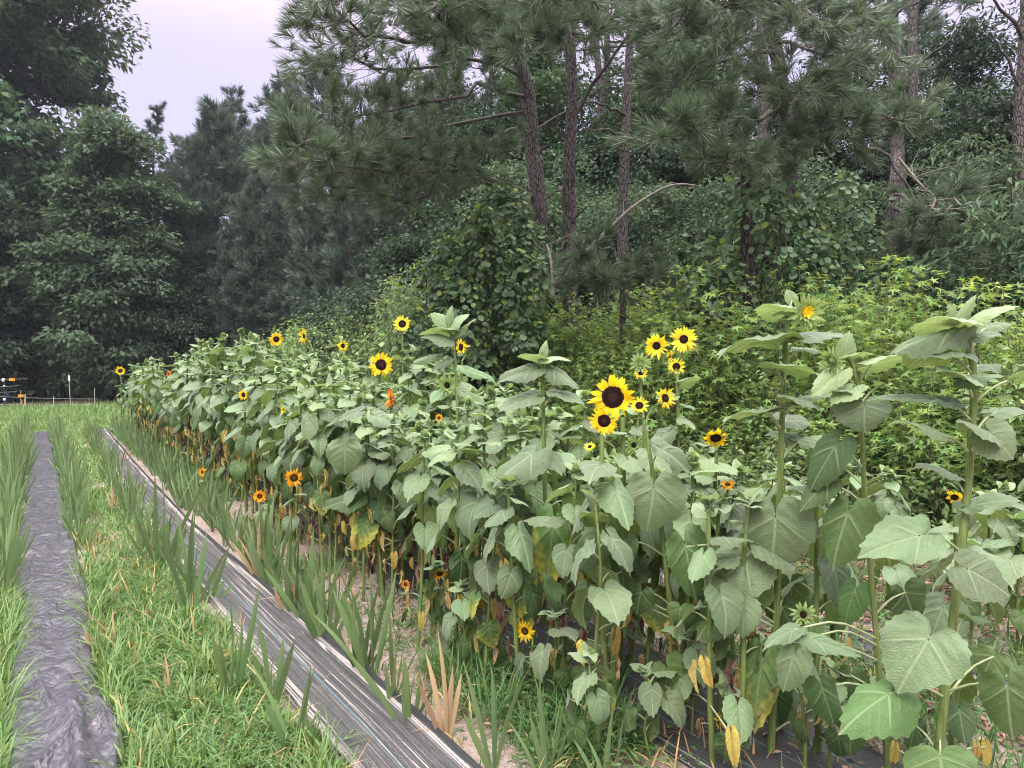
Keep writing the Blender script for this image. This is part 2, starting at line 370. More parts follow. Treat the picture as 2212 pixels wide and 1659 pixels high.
def film_mat():
    k = NT('mulch_film'); P = k.n('NewGeometry').outputs['Position']
    n1 = k.noise(16.0, k.scaled(P, (1, 0.5, 1)), 5.0, 0.65); n2 = k.noise(70.0, P, 4.0); n3 = k.noise(2.2, P, 4.0, 0.6)
    c = k.mix(k.step(n1, 0.3, 0.75), (0.050, 0.046, 0.060), (0.078, 0.072, 0.092))
    dust = k.math('MULTIPLY', k.step(k.math('ADD', k.math('MULTIPLY', n2, 0.35), n3), 0.78, 0.94), 0.45)
    c = k.mix(dust, c, (0.46, 0.39, 0.40))
    vo = k.n('TexVoronoi', feature='DISTANCE_TO_EDGE'); vo.inputs['Scale'].default_value = 8.0
    wp = k.n('VectorMath', operation='ADD'); k.t.links.new(k.scaled(P, (1, 0.6, 1)), wp.inputs[0])
    nv = k.n('TexNoise'); nv.inputs['Scale'].default_value = 6.0; k.t.links.new(P, nv.inputs['Vector']); sv = k.n('VectorMath', operation='SCALE'); sv.inputs['Scale'].default_value = 0.07
    k.t.links.new(nv.outputs['Color'], sv.inputs[0]); k.t.links.new(sv.outputs[0], wp.inputs[1]); k.t.links.new(wp.outputs[0], vo.inputs['Vector'])
    vo2 = k.n('TexVoronoi', feature='DISTANCE_TO_EDGE'); vo2.inputs['Scale'].default_value = 21.0; k.t.links.new(wp.outputs[0], vo2.inputs['Vector'])
    cr = k.math('ADD', k.math('MULTIPLY', k.step(vo.outputs['Distance'], 0.0, 0.35), 1.0), k.math('ADD', k.math('MULTIPLY', k.step(vo2.outputs['Distance'], 0.0, 0.3), 0.45), k.math('MULTIPLY', n2, 0.25)))
    p = k.principled(c, k.math('MULTIPLY_ADD', dust, 0.4, 0.34), 0.5, k.bump(cr, 0.55, 0.02))
    return k.done(p.outputs[0])
def yspace(y0, y1):
    o = [y0]
    while o[-1] < y1: o.append(o[-1] + max(0.011, 0.0032 * o[-1]))
    return np.array(o)
def strip(name, xl, xr, y0, y1, nx, hf, mat, **tags):
    ys = yspace(y0, y1); s = np.linspace(0, 1, nx)
    L = xl(ys); W = xr(ys)
    X = L[None] + (W - L)[None] * s[:, None]; Y = np.broadcast_to(ys, X.shape)
    Z = hf(X, Y, s[:, None])
    b = MB(); b.add(np.stack([X, Y, Z], -1), grid_faces(nx, len(ys)), np.stack([np.broadcast_to(s[:, None], X.shape), Y], -1))
    return tag(b.build(name, mat), **tags)
def film_h(X, Y, s):
    z = 0.050 + 0 * X
    amp = 1.0 + 0.8 * np.clip((4.5 - Y) / 2.0, 0, 1)
    cx = 0.10 + 0.03 * np.sin(Y * 2.3)
    r = 1 - np.abs(2 * vnoise((X + 0.25 * vnoise(X * 3, Y * 2, 11)) * 9, Y * 2.2, 7) - 1)
    r2 = 1 - np.abs(2 * vnoise((X - 0.06 * Y) * 36, Y * 12, 8) - 1)
    r3 = 1 - np.abs(2 * vnoise(X * 9, (Y + 0.5 * X) * 16, 10) - 1)
    z = z + amp * (0.020 * r ** 2 + 0.003 * r2 ** 4 + 0.002 * r3 ** 3)
    z += 0.055 * np.exp(-((X - cx) / 0.035) ** 2) * np.clip((4.3 - Y) / 1.2, 0, 1) * (0.5 + vnoise(X * 20, Y * 3, 5))
    edge = np.minimum(s, 1 - s)
    return z - 0.065 * np.exp(-edge / 0.03)
wob = lambda y, a, sd: a * (vnoise(y * 1.7, y * 0 + sd, 9) - 0.5)
film = strip('plastic_mulch_strip', lambda y: -0.13 + wob(y, 0.08, 1), lambda y: 0.27 + wob(y, 0.07, 2), 1.2, 20.4, 64, film_h, film_mat(),
             label='crinkled purplish black plastic mulch film between two gladiolus rows', cat='mulch film')

def cloth_mat(name, sand_amt, line):
    k = NT(name); uvn = k.n('UVMap'); sp = k.n('SeparateXYZ'); k.t.links.new(uvn.outputs[0], sp.inputs[0])
    s, y = sp.outputs[0], sp.outputs[1]
    P = k.n('NewGeometry').outputs['Position']
    cv = k.n('CombineXYZ'); k.t.links.new(k.math('MULTIPLY', s, 60.0), cv.inputs[0]); k.t.links.new(k.math('MULTIPLY', y, 0.7), cv.inputs[1])
    st = k.noise(1.0, cv.outputs[0], 3.0, 0.7)                      # long streaks of washed sand
    cv2 = k.n('CombineXYZ'); k.t.links.new(k.math('MULTIPLY', s, 3.2), cv2.inputs[0]); k.t.links.new(k.math('MULTIPLY', y, 0.8), cv2.inputs[1])
    big = k.noise(1.0, cv2.outputs[0], 3.0, 0.6)
    fine = k.noise(140.0, P, 3.0, 0.7)
    side = k.math('ADD', k.math('MULTIPLY', k.step(s, 0.78, 0.86), 0.12), k.math('MULTIPLY', k.math('SUBTRACT', 1.0, k.step(s, 0.03, 0.15)), 0.12))
    q = k.math('ADD', k.math('ADD', k.math('MULTIPLY', st, 0.95), k.math('MULTIPLY', big, 0.30)), k.math('ADD', k.math('MULTIPLY', fine, 0.22), side))
    f = k.math('MULTIPLY', k.step(q, 0.80 - sand_amt, 0.88 - sand_amt), 0.78)
    yv = k.math('ABSOLUTE', k.math('SUBTRACT', k.math('FRACT', k.math('MULTIPLY', s, 34.0)), 0.5))
    thr = k.step(yv, 0.3, 0.5)
    c = k.mix(thr, (0.022, 0.024, 0.027), (0.075, 0.075, 0.084))
    film_ = k.math('MULTIPLY', k.step(fine, 0.35, 0.75), 0.24 + sand_amt)
    c = k.mix(film_, c, (0.36, 0.31, 0.31))
    cv3 = k.n('CombineXYZ'); k.t.links.new(k.math('MULTIPLY', s, 7.0), cv3.inputs[0]); k.t.links.new(k.math('MULTIPLY', y, 1.3), cv3.inputs[1])
    pat = k.noise(1.0, cv3.outputs[0], 4.0, 0.65)
    f = k.math('MAXIMUM', f, k.math('MULTIPLY', k.step(k.math('ADD', pat, k.math('MULTIPLY', fine, 0.12)), 0.69 - sand_amt * 3, 0.74 - sand_amt * 3), 0.95))
    if line:
        for s0 in line:
            d = k.math('ABSOLUTE', k.math('SUBTRACT', s, s0))
            c = k.mix(k.math('MULTIPLY', k.math('SUBTRACT', 1.0, k.step(d, 0.004, 0.009)), 0.35), c, (0.12, 0.30, 0.36))
    c = k.mix(f, c, (0.47, 0.405, 0.39))
    cr = k.math('SUBTRACT', 1.0, k.step(s, 0.905, 0.915))
    c = k.mix(k.math('SUBTRACT', 1.0, cr), c, (0.03, 0.032, 0.034))
    p = k.principled(c, k.math('MULTIPLY_ADD', f, 0.4, 0.5), 0.3, k.bump(k.math('ADD', k.math('MULTIPLY', thr, 0.5), k.math('ADD', k.math('MULTIPLY', f, 1.2), fine)), 0.5, 0.006))
    return k.done(p.outputs[0])
YK = np.array([0, 3.0, 3.6, 5.2, 8.0, 12, 20, 24])
cl_l = lambda y: np.interp(y, YK, [1.00, 1.00, 0.985, 0.96, 0.93, 0.98, 1.10, 1.2])
cl_r = lambda y: np.interp(y, YK, [1.41, 1.41, 1.39, 1.34, 1.27, 1.30, 1.42, 1.5]) + 0.015
def cloth_h(X, Y, s):
    z = 0.040 + 0.012 * vnoise(X * 6, Y * 1.1, 21) + 0.004 * np.sin(s * 60 + 3 * vnoise(X * 2, Y * 0.7, 22))
    z += 0.022 * np.exp(-((s - 0.95) / 0.03) ** 2) * (0.6 + vnoise(X, Y * 2, 23))       # folded, rolled selvage
    e_ = np.minimum(s, 1 - s)
    return z - 0.03 * np.exp(-e_ / 0.008)
cloth_mats = cloth_mat('woven_cloth_sandy', 0.0, (0.40,))
strip('woven_weed_cloth', cl_l, cl_r, 1.0, 20.8, 70, cloth_h, cloth_mats,
      label='black woven weed cloth streaked with pale sand beside the gladiolus', cat='weed cloth')
dark_cloth = cloth_mat('woven_cloth_dark', -0.13, (0.22, 0.47, 0.72))
strip('woven_weed_cloth', lambda y: 2.16 + 0 * y, lambda y: 2.86 + wob(y, 0.06, 4), 0.8, 20.5, 40,
      lambda X, Y, s: 0.034 + 0.012 * vnoise(X * 5, Y * 1.2, 31) - 0.03 * np.exp(-np.minimum(s, 1 - s) / 0.02), dark_cloth,
      label='black weed cloth running under the sunflower stems', cat='weed cloth')
strip('woven_weed_cloth', lambda y: 3.62 + wob(y, 0.06, 6), lambda y: 4.12 + 0 * y, 0.4, 9.0, 30,
      lambda X, Y, s: 0.034 + 0.012 * vnoise(X * 5, Y * 1.2, 33) - 0.03 * np.exp(-np.minimum(s, 1 - s) / 0.02), dark_cloth,
      label='short black weed cloth behind the sunflowers near the bark mulch', cat='weed cloth')

# ------------------------------------------------------------------ leaf templates
RHOMB = (np.array([[0, 0, 0], [0.30, 0.40, 0.07], [0, 1, -0.10], [-0.30, 0.40, 0.07]]), np.array([[0, 1, 2], [0, 2, 3]]))
LANCE = (np.array([[0, 0, 0], [0.17, 0.40, 0.05], [0, 1, -0.16], [-0.17, 0.40, 0.05]]), np.array([[0, 1, 2], [0, 2, 3]]))
def star():
    v = [[0, 0.02, 0]]; an = [-125, -90, -62, -36, 0, 36, 62, 90, 125]; ra = [0.42, 0.30, 0.66, 0.30, 0.86, 0.30, 0.66, 0.30, 0.42]
    ra = [0.50, 0.24, 0.72, 0.27, 0.95, 0.27, 0.72, 0.24, 0.50]; an = [-118, -88, -58, -28, 0, 28, 58, 88, 118]
    for a, r in zip(an, ra): v.append([r * sin(R(a)), r * cos(R(a)) + 0.05, -0.16 * r * r])
    return np.array(v), np.array([[0, i + 1, i] for i in range(1, 9)])
STAR = star()
def heart(n=10):
    v = [[0, 0.12, -0.02]]
    for i in range(n):
        a = 2 * pi * (i + 0.5) / n; r = 0.46 + (0.10 if i in (n // 2 - 1, n // 2) else 0) + 0.04 * (i % 2)
        v.append([r * sin(a) * 1.02, 0.40 - r * cos(a), 0.05 - 0.35 * (r * sin(a)) ** 2 - 0.25 * max(0, -cos(a)) * 0.3])
    v[1][1] += 0.06; v[n][1] += 0.06
    return np.array(v), np.array([[0, i, i % n + 1] for i in range(1, n + 1)])
HEART = heart()
def rdir(rng, n):
    a = rng.normal(size=(n, 3)); return unit(a)

def hardwood(rng, name, H, crown, base, rt, nlimb, per, leaf, ls, mats, cl=0.75, loc=(0, 0, 0), trunk_col='bark', droop=0.35, tmpl=RHOMB, flat=0.55, lean=(0, 0), label=None, cat='tree', group=None, hide_inner=0.0):
    """trunk with limbs; foliage in many uneven clumps. crown(h) -> radius at height fraction h"""
    root = tag(empty(name, loc), label, cat, group)
    tp = np.array([[0, 0, -0.2], [lean[0] * .3, lean[1] * .3, H * .35], [lean[0] * .7, lean[1] * .7, H * .68], [lean[0], lean[1], H * .97]])
    tp[1:3, :2] += rng.normal(0, 0.012 * H, (2, 2))
    ax = bez(tp, 14)
    tb = MB(); tube(tb, ax, rt * (1 - np.linspace(0, 1, 14) * 0.93) + 0.01, 8)
    wood = MB(); lv = MB()
    C = []; 
    for i in range(nlimb):
        h = base + (1 - base) * (1 - (1 - rng.random()) ** 0.85); h = min(h, 0.985)
        a = i * 2.39996 + rng.normal(0, 0.35); r = crown(h) * (0.45 + 0.6 * rng.random() ** 0.6) * (0.82 + 0.36 * vnoise(a * 1.1, h * 5, 17))
        o = np.array([np.interp(max(0.05, h - 0.10), np.linspace(0, 1, 14), ax[:, j]) for j in range(3)])
        e_ = np.array([np.interp(h, np.linspace(0, 1, 14), ax[:, j]) for j in range(3)]) + np.array([r * cos(a), r * sin(a), 0])
        m = (o + e_) / 2 + np.array([0, 0, 0.10 * r])
        pts = bez([o, m, e_], 6); tube(wood, pts, np.linspace(rt * 0.28 * (1.15 - h), 0.012, 6), 4)
        C.append(e_); 
        for q in range(2):
            C.append(pts[rng.integers(2, 5)] + rng.normal(0, cl * 0.7, 3))
    C = np.array(C); n = len(C)
    sz = cl * (0.6 + 0.8 * rng.random(n))
    off = rng.normal(size=(n, per, 3)); off = unit(off) * (rng.random((n, per, 1)) ** 0.45)
    off[..., 2] *= flat
    P = (C[:, None] + off * sz[:, None, None]).reshape(-1, 3)
    outv = unit(off.reshape(-1, 3) + unit(np.repeat(C - np.array([0, 0, H * .45]), per, 0)) * 0.6)
    fwd = unit(outv * np.array([1, 1, 0.4]) + rng.normal(0, 0.55, P.shape) + np.array([0, 0, -droop]))
    nr = unit(np.array([0, 0, 1.0]) + outv * 0.6 + rng.normal(0, 0.45, P.shape))
    s_ = ls * (0.65 + 0.7 * rng.random(len(P)))
    P[:, 2] = np.maximum(P[:, 2], 0.05)
    scatter(lv, *tmpl, P, fwd, nr, s_, s_ * leaf)
    tb.build('trunk', M[trunk_col], root); wood.build('limbs', M['twig'], root); lv.build('crown', mats, root)
    return root

def tuft_t(rng, n, L, w_, spread=(12, 75), twig=0.5):
    """one spray of pine needles round a shoot along +Y, unit length = needle length"""
    V = []; Fc = []
    for i in range(n):
        y0 = -twig * rng.random() ** 1.2
        t = R(rng.uniform(*spread)) * (0.45 + 0.55 * (-y0 / twig)); a = rng.random() * 2 * pi
        d = np.array([sin(t) * cos(a), cos(t), sin(t) * sin(a)]); l = L * rng.uniform(0.75, 1.1)
        sd = unit(np.cross(d, rng.normal(size=3))) * w_ * 0.5; p = np.array([0, y0, 0])
        mid = p + d * l * 0.55; tip = p + d * l + np.array([0, 0, -0.10 * l * rng.random()])
        k = len(V); V += [p - sd * .7, p + sd * .7, mid + sd, mid - sd, tip]; Fc += [[k, k + 1, k + 2], [k, k + 2, k + 3], [k + 3, k + 2, k + 4]]
    return np.array(V), np.array(Fc)
_r = _r
TR = np.random.default_rng(5)
TUFT_NEAR = [tuft_t(TR, 44, 1.0, 0.034) for _ in range(4)]
TUFT_FAR = [tuft_t(TR, 26, 1.0, 0.065) for _ in range(4)]
def add_tufts(rng, mb, P, D, size, tm):
    P = np.array(P); D = np.array(D); k = rng.integers(0, len(tm), len(P))
    for i, t in enumerate(tm):
        m = k == i
        if m.any(): scatter(mb, *t, P[m], D[m], unit(rng.normal(size=(m.sum(), 3))), size * rng.uniform(0.8, 1.2, m.sum()))
def twigs(rng, wood, T, Dn, pts, r0, r1, dens, tl, up=0.25, start=0.3, ntuft=3, spread=1.0, cones=None):
    """side shoots with needle tufts along the outer part of a branch"""
    pts = np.asarray(pts); n = len(pts); L = np.linalg.norm(np.diff(pts, axis=0), axis=1).sum()
    tube(wood, pts, np.linspace(r0, r1, n), 6)
    for q in range(max(2, int(L * dens))):
        s = start + (1 - start) * rng.random() ** 0.8; f = s * (n - 1); i = min(int(f), n - 2)
        p = pts[i] + (pts[i + 1] - pts[i]) * (f - i); ax = unit(pts[i + 1] - pts[i])
        sd = unit(np.cross(ax, [0, 0, 1])) * rng.choice([-1, 1]) * spread
        d = unit(ax * rng.uniform(0.2, 0.9) + sd * rng.uniform(0.3, 1.0) + np.array([0, 0, up + rng.normal(0, 0.35)]))
        l = tl * rng.uniform(0.4, 1.15) * (1.15 - 0.5 * s)
        e_ = p + d * l + np.array([0, 0, 0.08 * l]); m = p + d * l * 0.5 + np.array([0, 0, -0.06 * l])
        c = bez([p, m, e_], 5); tube(wood, c, np.linspace(max(0.005, r1 * 0.7), 0.004, 5), 3)
        for k in range(ntuft):
            t = 1 - 0.62 * k / max(ntuft, 1) * rng.uniform(0.7, 1.2); t = max(t, 0.15)
            g = p + (e_ - p) * t
            sdv = unit(d + rng.normal(0, 0.55 if k else 0.15, 3) + np.array([0, 0, 0.3])); T.append(g + sdv * (0.10 if k else 0.02)); Dn.append(sdv)
        if cones is not None and rng.random() < cones[1]:
            cones[0].append(p + d * l * rng.uniform(0.3, 0.7))
    T.append(pts[-1]); Dn.append(unit(pts[-1] - pts[-2]))

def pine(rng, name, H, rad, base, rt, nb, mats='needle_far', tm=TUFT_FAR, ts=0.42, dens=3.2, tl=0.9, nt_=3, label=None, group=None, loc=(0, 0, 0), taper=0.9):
    root = tag(empty(name, loc), label, 'pine tree', group)
    ax = bez([[0, 0, -0.2], [rng.normal(0, .1), rng.normal(0, .1), H * .4], [rng.normal(0, .15), rng.normal(0, .15), H * .75], [0, 0, H]], 14)
    tb = MB(); tube(tb, ax, rt * (1 - np.linspace(0, 1, 14) * 0.92), 8)
    wood = MB(); T = []; D = []
    for i in range(nb):
        h = base + (1 - base) * (i + rng.random()) / nb; h = min(h, 0.99)
        u = (h - base) / (1 - base)
        l = rad * max(0.12, (1 - u) ** taper) * (0.65 + 0.5 * rng.random()) * min(1, 0.45 + u * 3)
        a = i * 2.39996 + rng.normal(0, 0.3); o = np.array([np.interp(h, np.linspace(0, 1, 14), ax[:, j]) for j in range(3)])
        dz = l * (0.05 + 0.75 * u)
        p = bez([o, o + np.array([cos(a) * l * .5, sin(a) * l * .5, dz * .25 - 0.03 * l]), o + np.array([cos(a) * l, sin(a) * l, dz])], 7)
        twigs(rng, wood, T, D, p, rt * 0.20 * (1.1 - u) + 0.01, 0.008, dens, tl * min(1, l), start=0.25, ntuft=nt_)
    for k in range(5): T.append(ax[-1] - np.array([0, 0, 0.3 * k])); D.append(unit(np.array([rng.normal(0, .3), rng.normal(0, .3), 1])))
    nd = MB(); add_tufts(rng, nd, T, D, ts, tm)
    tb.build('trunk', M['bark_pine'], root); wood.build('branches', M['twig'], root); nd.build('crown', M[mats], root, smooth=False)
    return root

# ------------------------------------------------------------------ woodland behind
rg = np.random.default_rng(11)
def gxy(u, D): p = at(u, 800, D); return float(p[0]), float(p[1])
def zat(v, D): return float(at(CX, v, D)[2])
# left: the big hardwood and its neighbours at the end of the field
x, y = gxy(-75, 41)
hardwood(rg, 'hardwood_tree', 38, lambda h: 7.0 * (sin(pi * min(1, h * 0.72 + 0.20)) ** 0.5), 0.05, 0.45, 300, 200, 1.0, 0.40, M['hard'], 1.5, (x, y, 0),
         label='towering dark hardwood with a lumpy crown running off the top of the picture', droop=0.45)
x, y = gxy(238, 35)
hardwood(rg, 'hickory_tree', zat(258, 35), lambda h: 4.0 * (1 - h) ** 0.62 * min(1, 0.5 + 2.2 * h), 0.07, 0.22, 130, 170, 0.95, 0.27, M['hard_grey'], 0.85, (x, y, 0),
         label='grey-green cone-shaped hardwood standing before the towering tree', droop=0.35)
x, y = gxy(-40, 34)
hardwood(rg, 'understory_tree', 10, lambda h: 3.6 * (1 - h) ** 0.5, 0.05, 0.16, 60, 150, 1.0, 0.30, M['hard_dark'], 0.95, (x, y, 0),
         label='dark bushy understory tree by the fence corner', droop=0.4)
x, y = gxy(348, 46)
pine(rg, 'pine_tree', zat(240, 46), 1.9, 0.35, 0.16, 30, dens=2.4, ts=0.42, loc=(x, y, 0), label='thin sparse pine with see-through top beside the cone-shaped hardwood')
for u, v, D, rad, nb, lab in ((472, 258, 40, 4.4, 120, 'broad dark pine with a reddish dead shoot at its tip'),
                              (507, 214, 50, 4.4, 56, 'pine with a tall rounded top rising behind the broad dark pine'),
                              (575, 280, 48, 3.4, 46, 'shorter pine between two taller pine tops at the edge of the sky'),
                              (622, 178, 46, 4.0, 56, 'pine whose narrow pointed top stands against the sky'),
                              (705, 140, 43, 4.6, 60, 'tall pine half hidden by the long overhanging pine boughs'),
                              (400, 312, 52, 3.2, 44, 'low pine top in the dip of the tree line')):
    x, y = gxy(u, D)
    pine(rg, 'pine_tree', zat(v, D), rad, 0.12, 0.2, nb, ts=0.55, dens=3.6, tl=1.4, loc=(x, y, 0), label=lab)
# shared kinds for the many trees of the wood
pr = {}
pr['a'] = hardwood(rg, 'woodland_tree', 15, lambda h: 4.2 * sin(pi * min(1, h * .85 + .13)) ** .8, 0.16, 0.17, 80, 170, 1.05, 0.18, M['hard'], 1.0)
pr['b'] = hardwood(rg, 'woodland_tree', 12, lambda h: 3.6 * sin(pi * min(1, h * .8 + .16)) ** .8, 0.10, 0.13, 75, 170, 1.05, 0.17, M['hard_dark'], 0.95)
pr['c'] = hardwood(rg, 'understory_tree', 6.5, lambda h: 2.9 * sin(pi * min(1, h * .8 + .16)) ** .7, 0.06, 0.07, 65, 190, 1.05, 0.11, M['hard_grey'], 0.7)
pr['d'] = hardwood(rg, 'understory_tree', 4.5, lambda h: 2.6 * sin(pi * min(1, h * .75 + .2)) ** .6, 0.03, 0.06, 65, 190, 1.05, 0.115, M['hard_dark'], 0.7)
pr['p'] = pine(rg, 'woodland_pine', 22, 3.2, 0.42, 0.19, 44, ts=0.5, dens=2.6, tl=1.2)
pr['q'] = pine(rg, 'woodland_pine', 17, 3.7, 0.06, 0.17, 80, ts=0.5, dens=3.2, tl=1.3)
LAB = {'a': 'green hardwood of the wood behind the sweetgum thicket', 'b': 'dark hardwood standing deep in the shaded wood',
       'c': 'grey-green understory tree filling the edge of the wood', 'd': 'low dark understory tree under the pines of the wood',
       'p': 'tall bare-stemmed pine of the wood behind the thicket', 'q': 'bushy pine of the wood with branches low down'}
GRP = {'a': 'hardwoods of the wood', 'b': 'dark hardwoods of the wood', 'c': 'grey-green understory trees', 'd': 'dark understory trees', 'p': 'bare-stemmed pines of the wood', 'q': 'bushy pines of the wood'}
CAT = {'a': 'tree', 'b': 'tree', 'c': 'tree', 'd': 'tree', 'p': 'pine tree', 'q': 'pine tree'}
used = set()
def wood_tree(k, u, D, s=1.0):
    x, y = gxy(u, D); rz = rg.random() * 6.28; s = s * rg.uniform(0.88, 1.14)
    if k not in used:
        r = pr[k]; used.add(k); r.location = (x, y, 0); r.rotation_euler.z = rz; r.scale = (s,) * 3
    else: r = copy_tree(pr[k], (x, y, 0), rz, s)
    return tag(r, LAB[k], CAT[k], GRP[k])
# the edge of the wood, from the far left round to the right
for k, u, D, s in [('d', -60, 36, 1.2), ('d', 40, 37, 1.1), ('d', 120, 38, 1), ('b', 130, 44, 1), ('d', 205, 39, 1.1), ('d', 300, 38, 1.1), ('d', 350, 37, 1.2), ('b', 330, 47, .8), ('d', 400, 39, .8),
                   ('d', 440, 38, .7), ('d', 500, 37, .6), ('d', 600, 36, .6), ('d', 560, 36, .55), ('d', 690, 31, .65), ('d', 640, 33, .6), ('d', 730, 28, .65), ('c', 800, 26, .6),
                   ('q', 640, 36, .75), ('q', 560, 36, .7), ('q', 720, 32, .66), ('q', 430, 38, .6), ('q', 800, 33, .8), ('q', 760, 30, .62), ('q', 680, 34, .62), ('q', 600, 39, .75), ('q', 520, 37, .6), ('q', 840, 29, .66), ('d', 850, 24, .7), ('b', 870, 32, .6), ('q', 880, 36, .9), ('a', 930, 38, 1), ('d', 900, 22, 1.1),
                   ('d', 980, 21, 1.1), ('q', 960, 30, .9), ('a', 1010, 31, .9), ('d', 1060, 20, 1), ('b', 1080, 26, .9), ('p', 1060, 30, 1), ('c', 1140, 20, 1), ('a', 1180, 27, .9), ('d', 1240, 18.5, 1),
                   ('p', 1300, 26, 1), ('b', 1300, 24, .8), ('c', 1390, 18, .9), ('d', 1430, 17, 1.05), ('a', 1420, 25, .85), ('b', 1500, 22, .85), ('d', 1560, 17, 1), ('q', 1520, 28, .9), ('c', 1620, 18, 1), 
                   ('p', 1560, 30, 1), ('d', 1700, 16.5, .9), ('b', 1760, 20, .8), ('c', 1820, 17, .8),  ('d', 1880, 16, .8), ('p', 1850, 30, 1), ('b', 1950, 18, .7), ('c', 2000, 15.5, .75),
                   ('d', 2060, 15, .75),  ('b', 2150, 17, .6), ('c', 2230, 14, .7), ('d', 2300, 13, .8), ('b', 2330, 20, .7), ('p', 2010, 34, .9),  
                    ('q', 1120, 42, 1), ('a', 860, 46, 1), ('b', 250, 56, 1), ('q', 150, 58, .8), ('c', 1280, 22, 1), ('d', 1340, 21, 1.1), ('d', 1500, 19.5, 1.1), ('d', 1820, 20, 1.1), ('d', 1960, 19, 1), ('d', 2140, 20, 1.1),
                   ('d', 1650, 21, 1.2), ('d', 2240, 18, 1.2), ('d', 2080, 23, 1.3), ('d', 1920, 24, 1.3), ('d', 1750, 25, 1.3), ('b', 2120, 27, .7)]:
    wood_tree(k, u, D, s)

# ------------------------------------------------------------------ the pines at the edge of the wood, near enough to see their needles
rp = np.random.default_rng(23)
def W(l): return [at(*q) for q in l]
def near_pine(label, trunk, rt, boughs, cones=0.0, bare=(), push=0.0):
    """trunk: (u, v, D, radius px) points; boughs: lists of (u, v, D) with tufts; bare: boughs without needles"""
    trunk = [(u, v, D + push) for u, v, D in trunk]
    mv = lambda l: [(u, v, D + push * (1 - .75 * i / max(1, len(l) - 1))) for i, (u, v, D) in enumerate(l)]
    boughs = [(mv(l),) + tuple(r) for l, *r in boughs]; bare = [([(u, v, D + push) for u, v, D in l], r) for l, r in bare]
    tp = W([q[:3] for q in trunk]); base = tp[0].copy(); base[2] = 0
    root = tag(empty('pine_tree', base), label, 'pine tree')
    pts = np.array([base - [0, 0, .2]] + tp) - base
    rr = [rt * 1.12] + [rt * (1 - 0.45 * i / len(tp)) for i in range(len(tp))]
    n = 18; b = MB(); c = bez(pts, n); tube(b, c, np.interp(np.linspace(0, 1, n), np.linspace(0, 1, len(rr)), rr), 12)
    b.build('trunk', M['bark_pine'], root)
    wd = MB(); T = []; D = []; cn = []
    for l, r0, dens, tl in boughs:
        p = bez(np.array(W(l)) - base, 9); p[1:-1] += rp.normal(0, 0.03, (7, 3))
        twigs(rp, wd, T, D, p, r0, 0.012, dens * 1.1, tl, up=0.12, start=0.22, ntuft=3, cones=(cn, cones))
    for l, r0 in bare:
        p = bez(np.array(W(l)) - base, 9); p[1:-1] += rp.normal(0, 0.02, (7, 3)); tube(wd, p, np.linspace(r0, max(0.006, r0 * .35), 9), 6)
    wd.build('branches', M['twig'], root)
    if T:
        nd = MB(); add_tufts(rp, nd, T, D, 0.225, TUFT_NEAR); nd.build('crown', M['needle'], root, smooth=False)
    if cn:
        cv, cf = cone_t()
        for i, p in enumerate(cn[:60]):
            b = MB(); scatter(b, cv, cf, [p - np.array([0, 0, .05])], [[rp.normal(0, .3), rp.normal(0, .3), -1]], [[1, 0, 0]], rp.uniform(.07, .10)); b.build('cone', M['cone'], root)
    return root
def cone_t():
    V = []; Fc = []
    for i in range(34):
        t = (i + .5) / 34; a = i * 2.4; r = 0.42 * sin(pi * (0.15 + 0.82 * t)) ** .8; k = len(V)
        c = np.array([r * cos(a), t, r * sin(a)]); o = np.array([cos(a), -0.15, sin(a)]); s = np.array([-sin(a), 0, cos(a)])
        V += [c * [.3, 1, .3], c + s * .13 - o * .05, c + o * .16 + [0, .06, 0], c - s * .13 - o * .05]; Fc += [[k, k + 1, k + 2], [k, k + 2, k + 3]]
    return np.array(V), np.array(Fc)
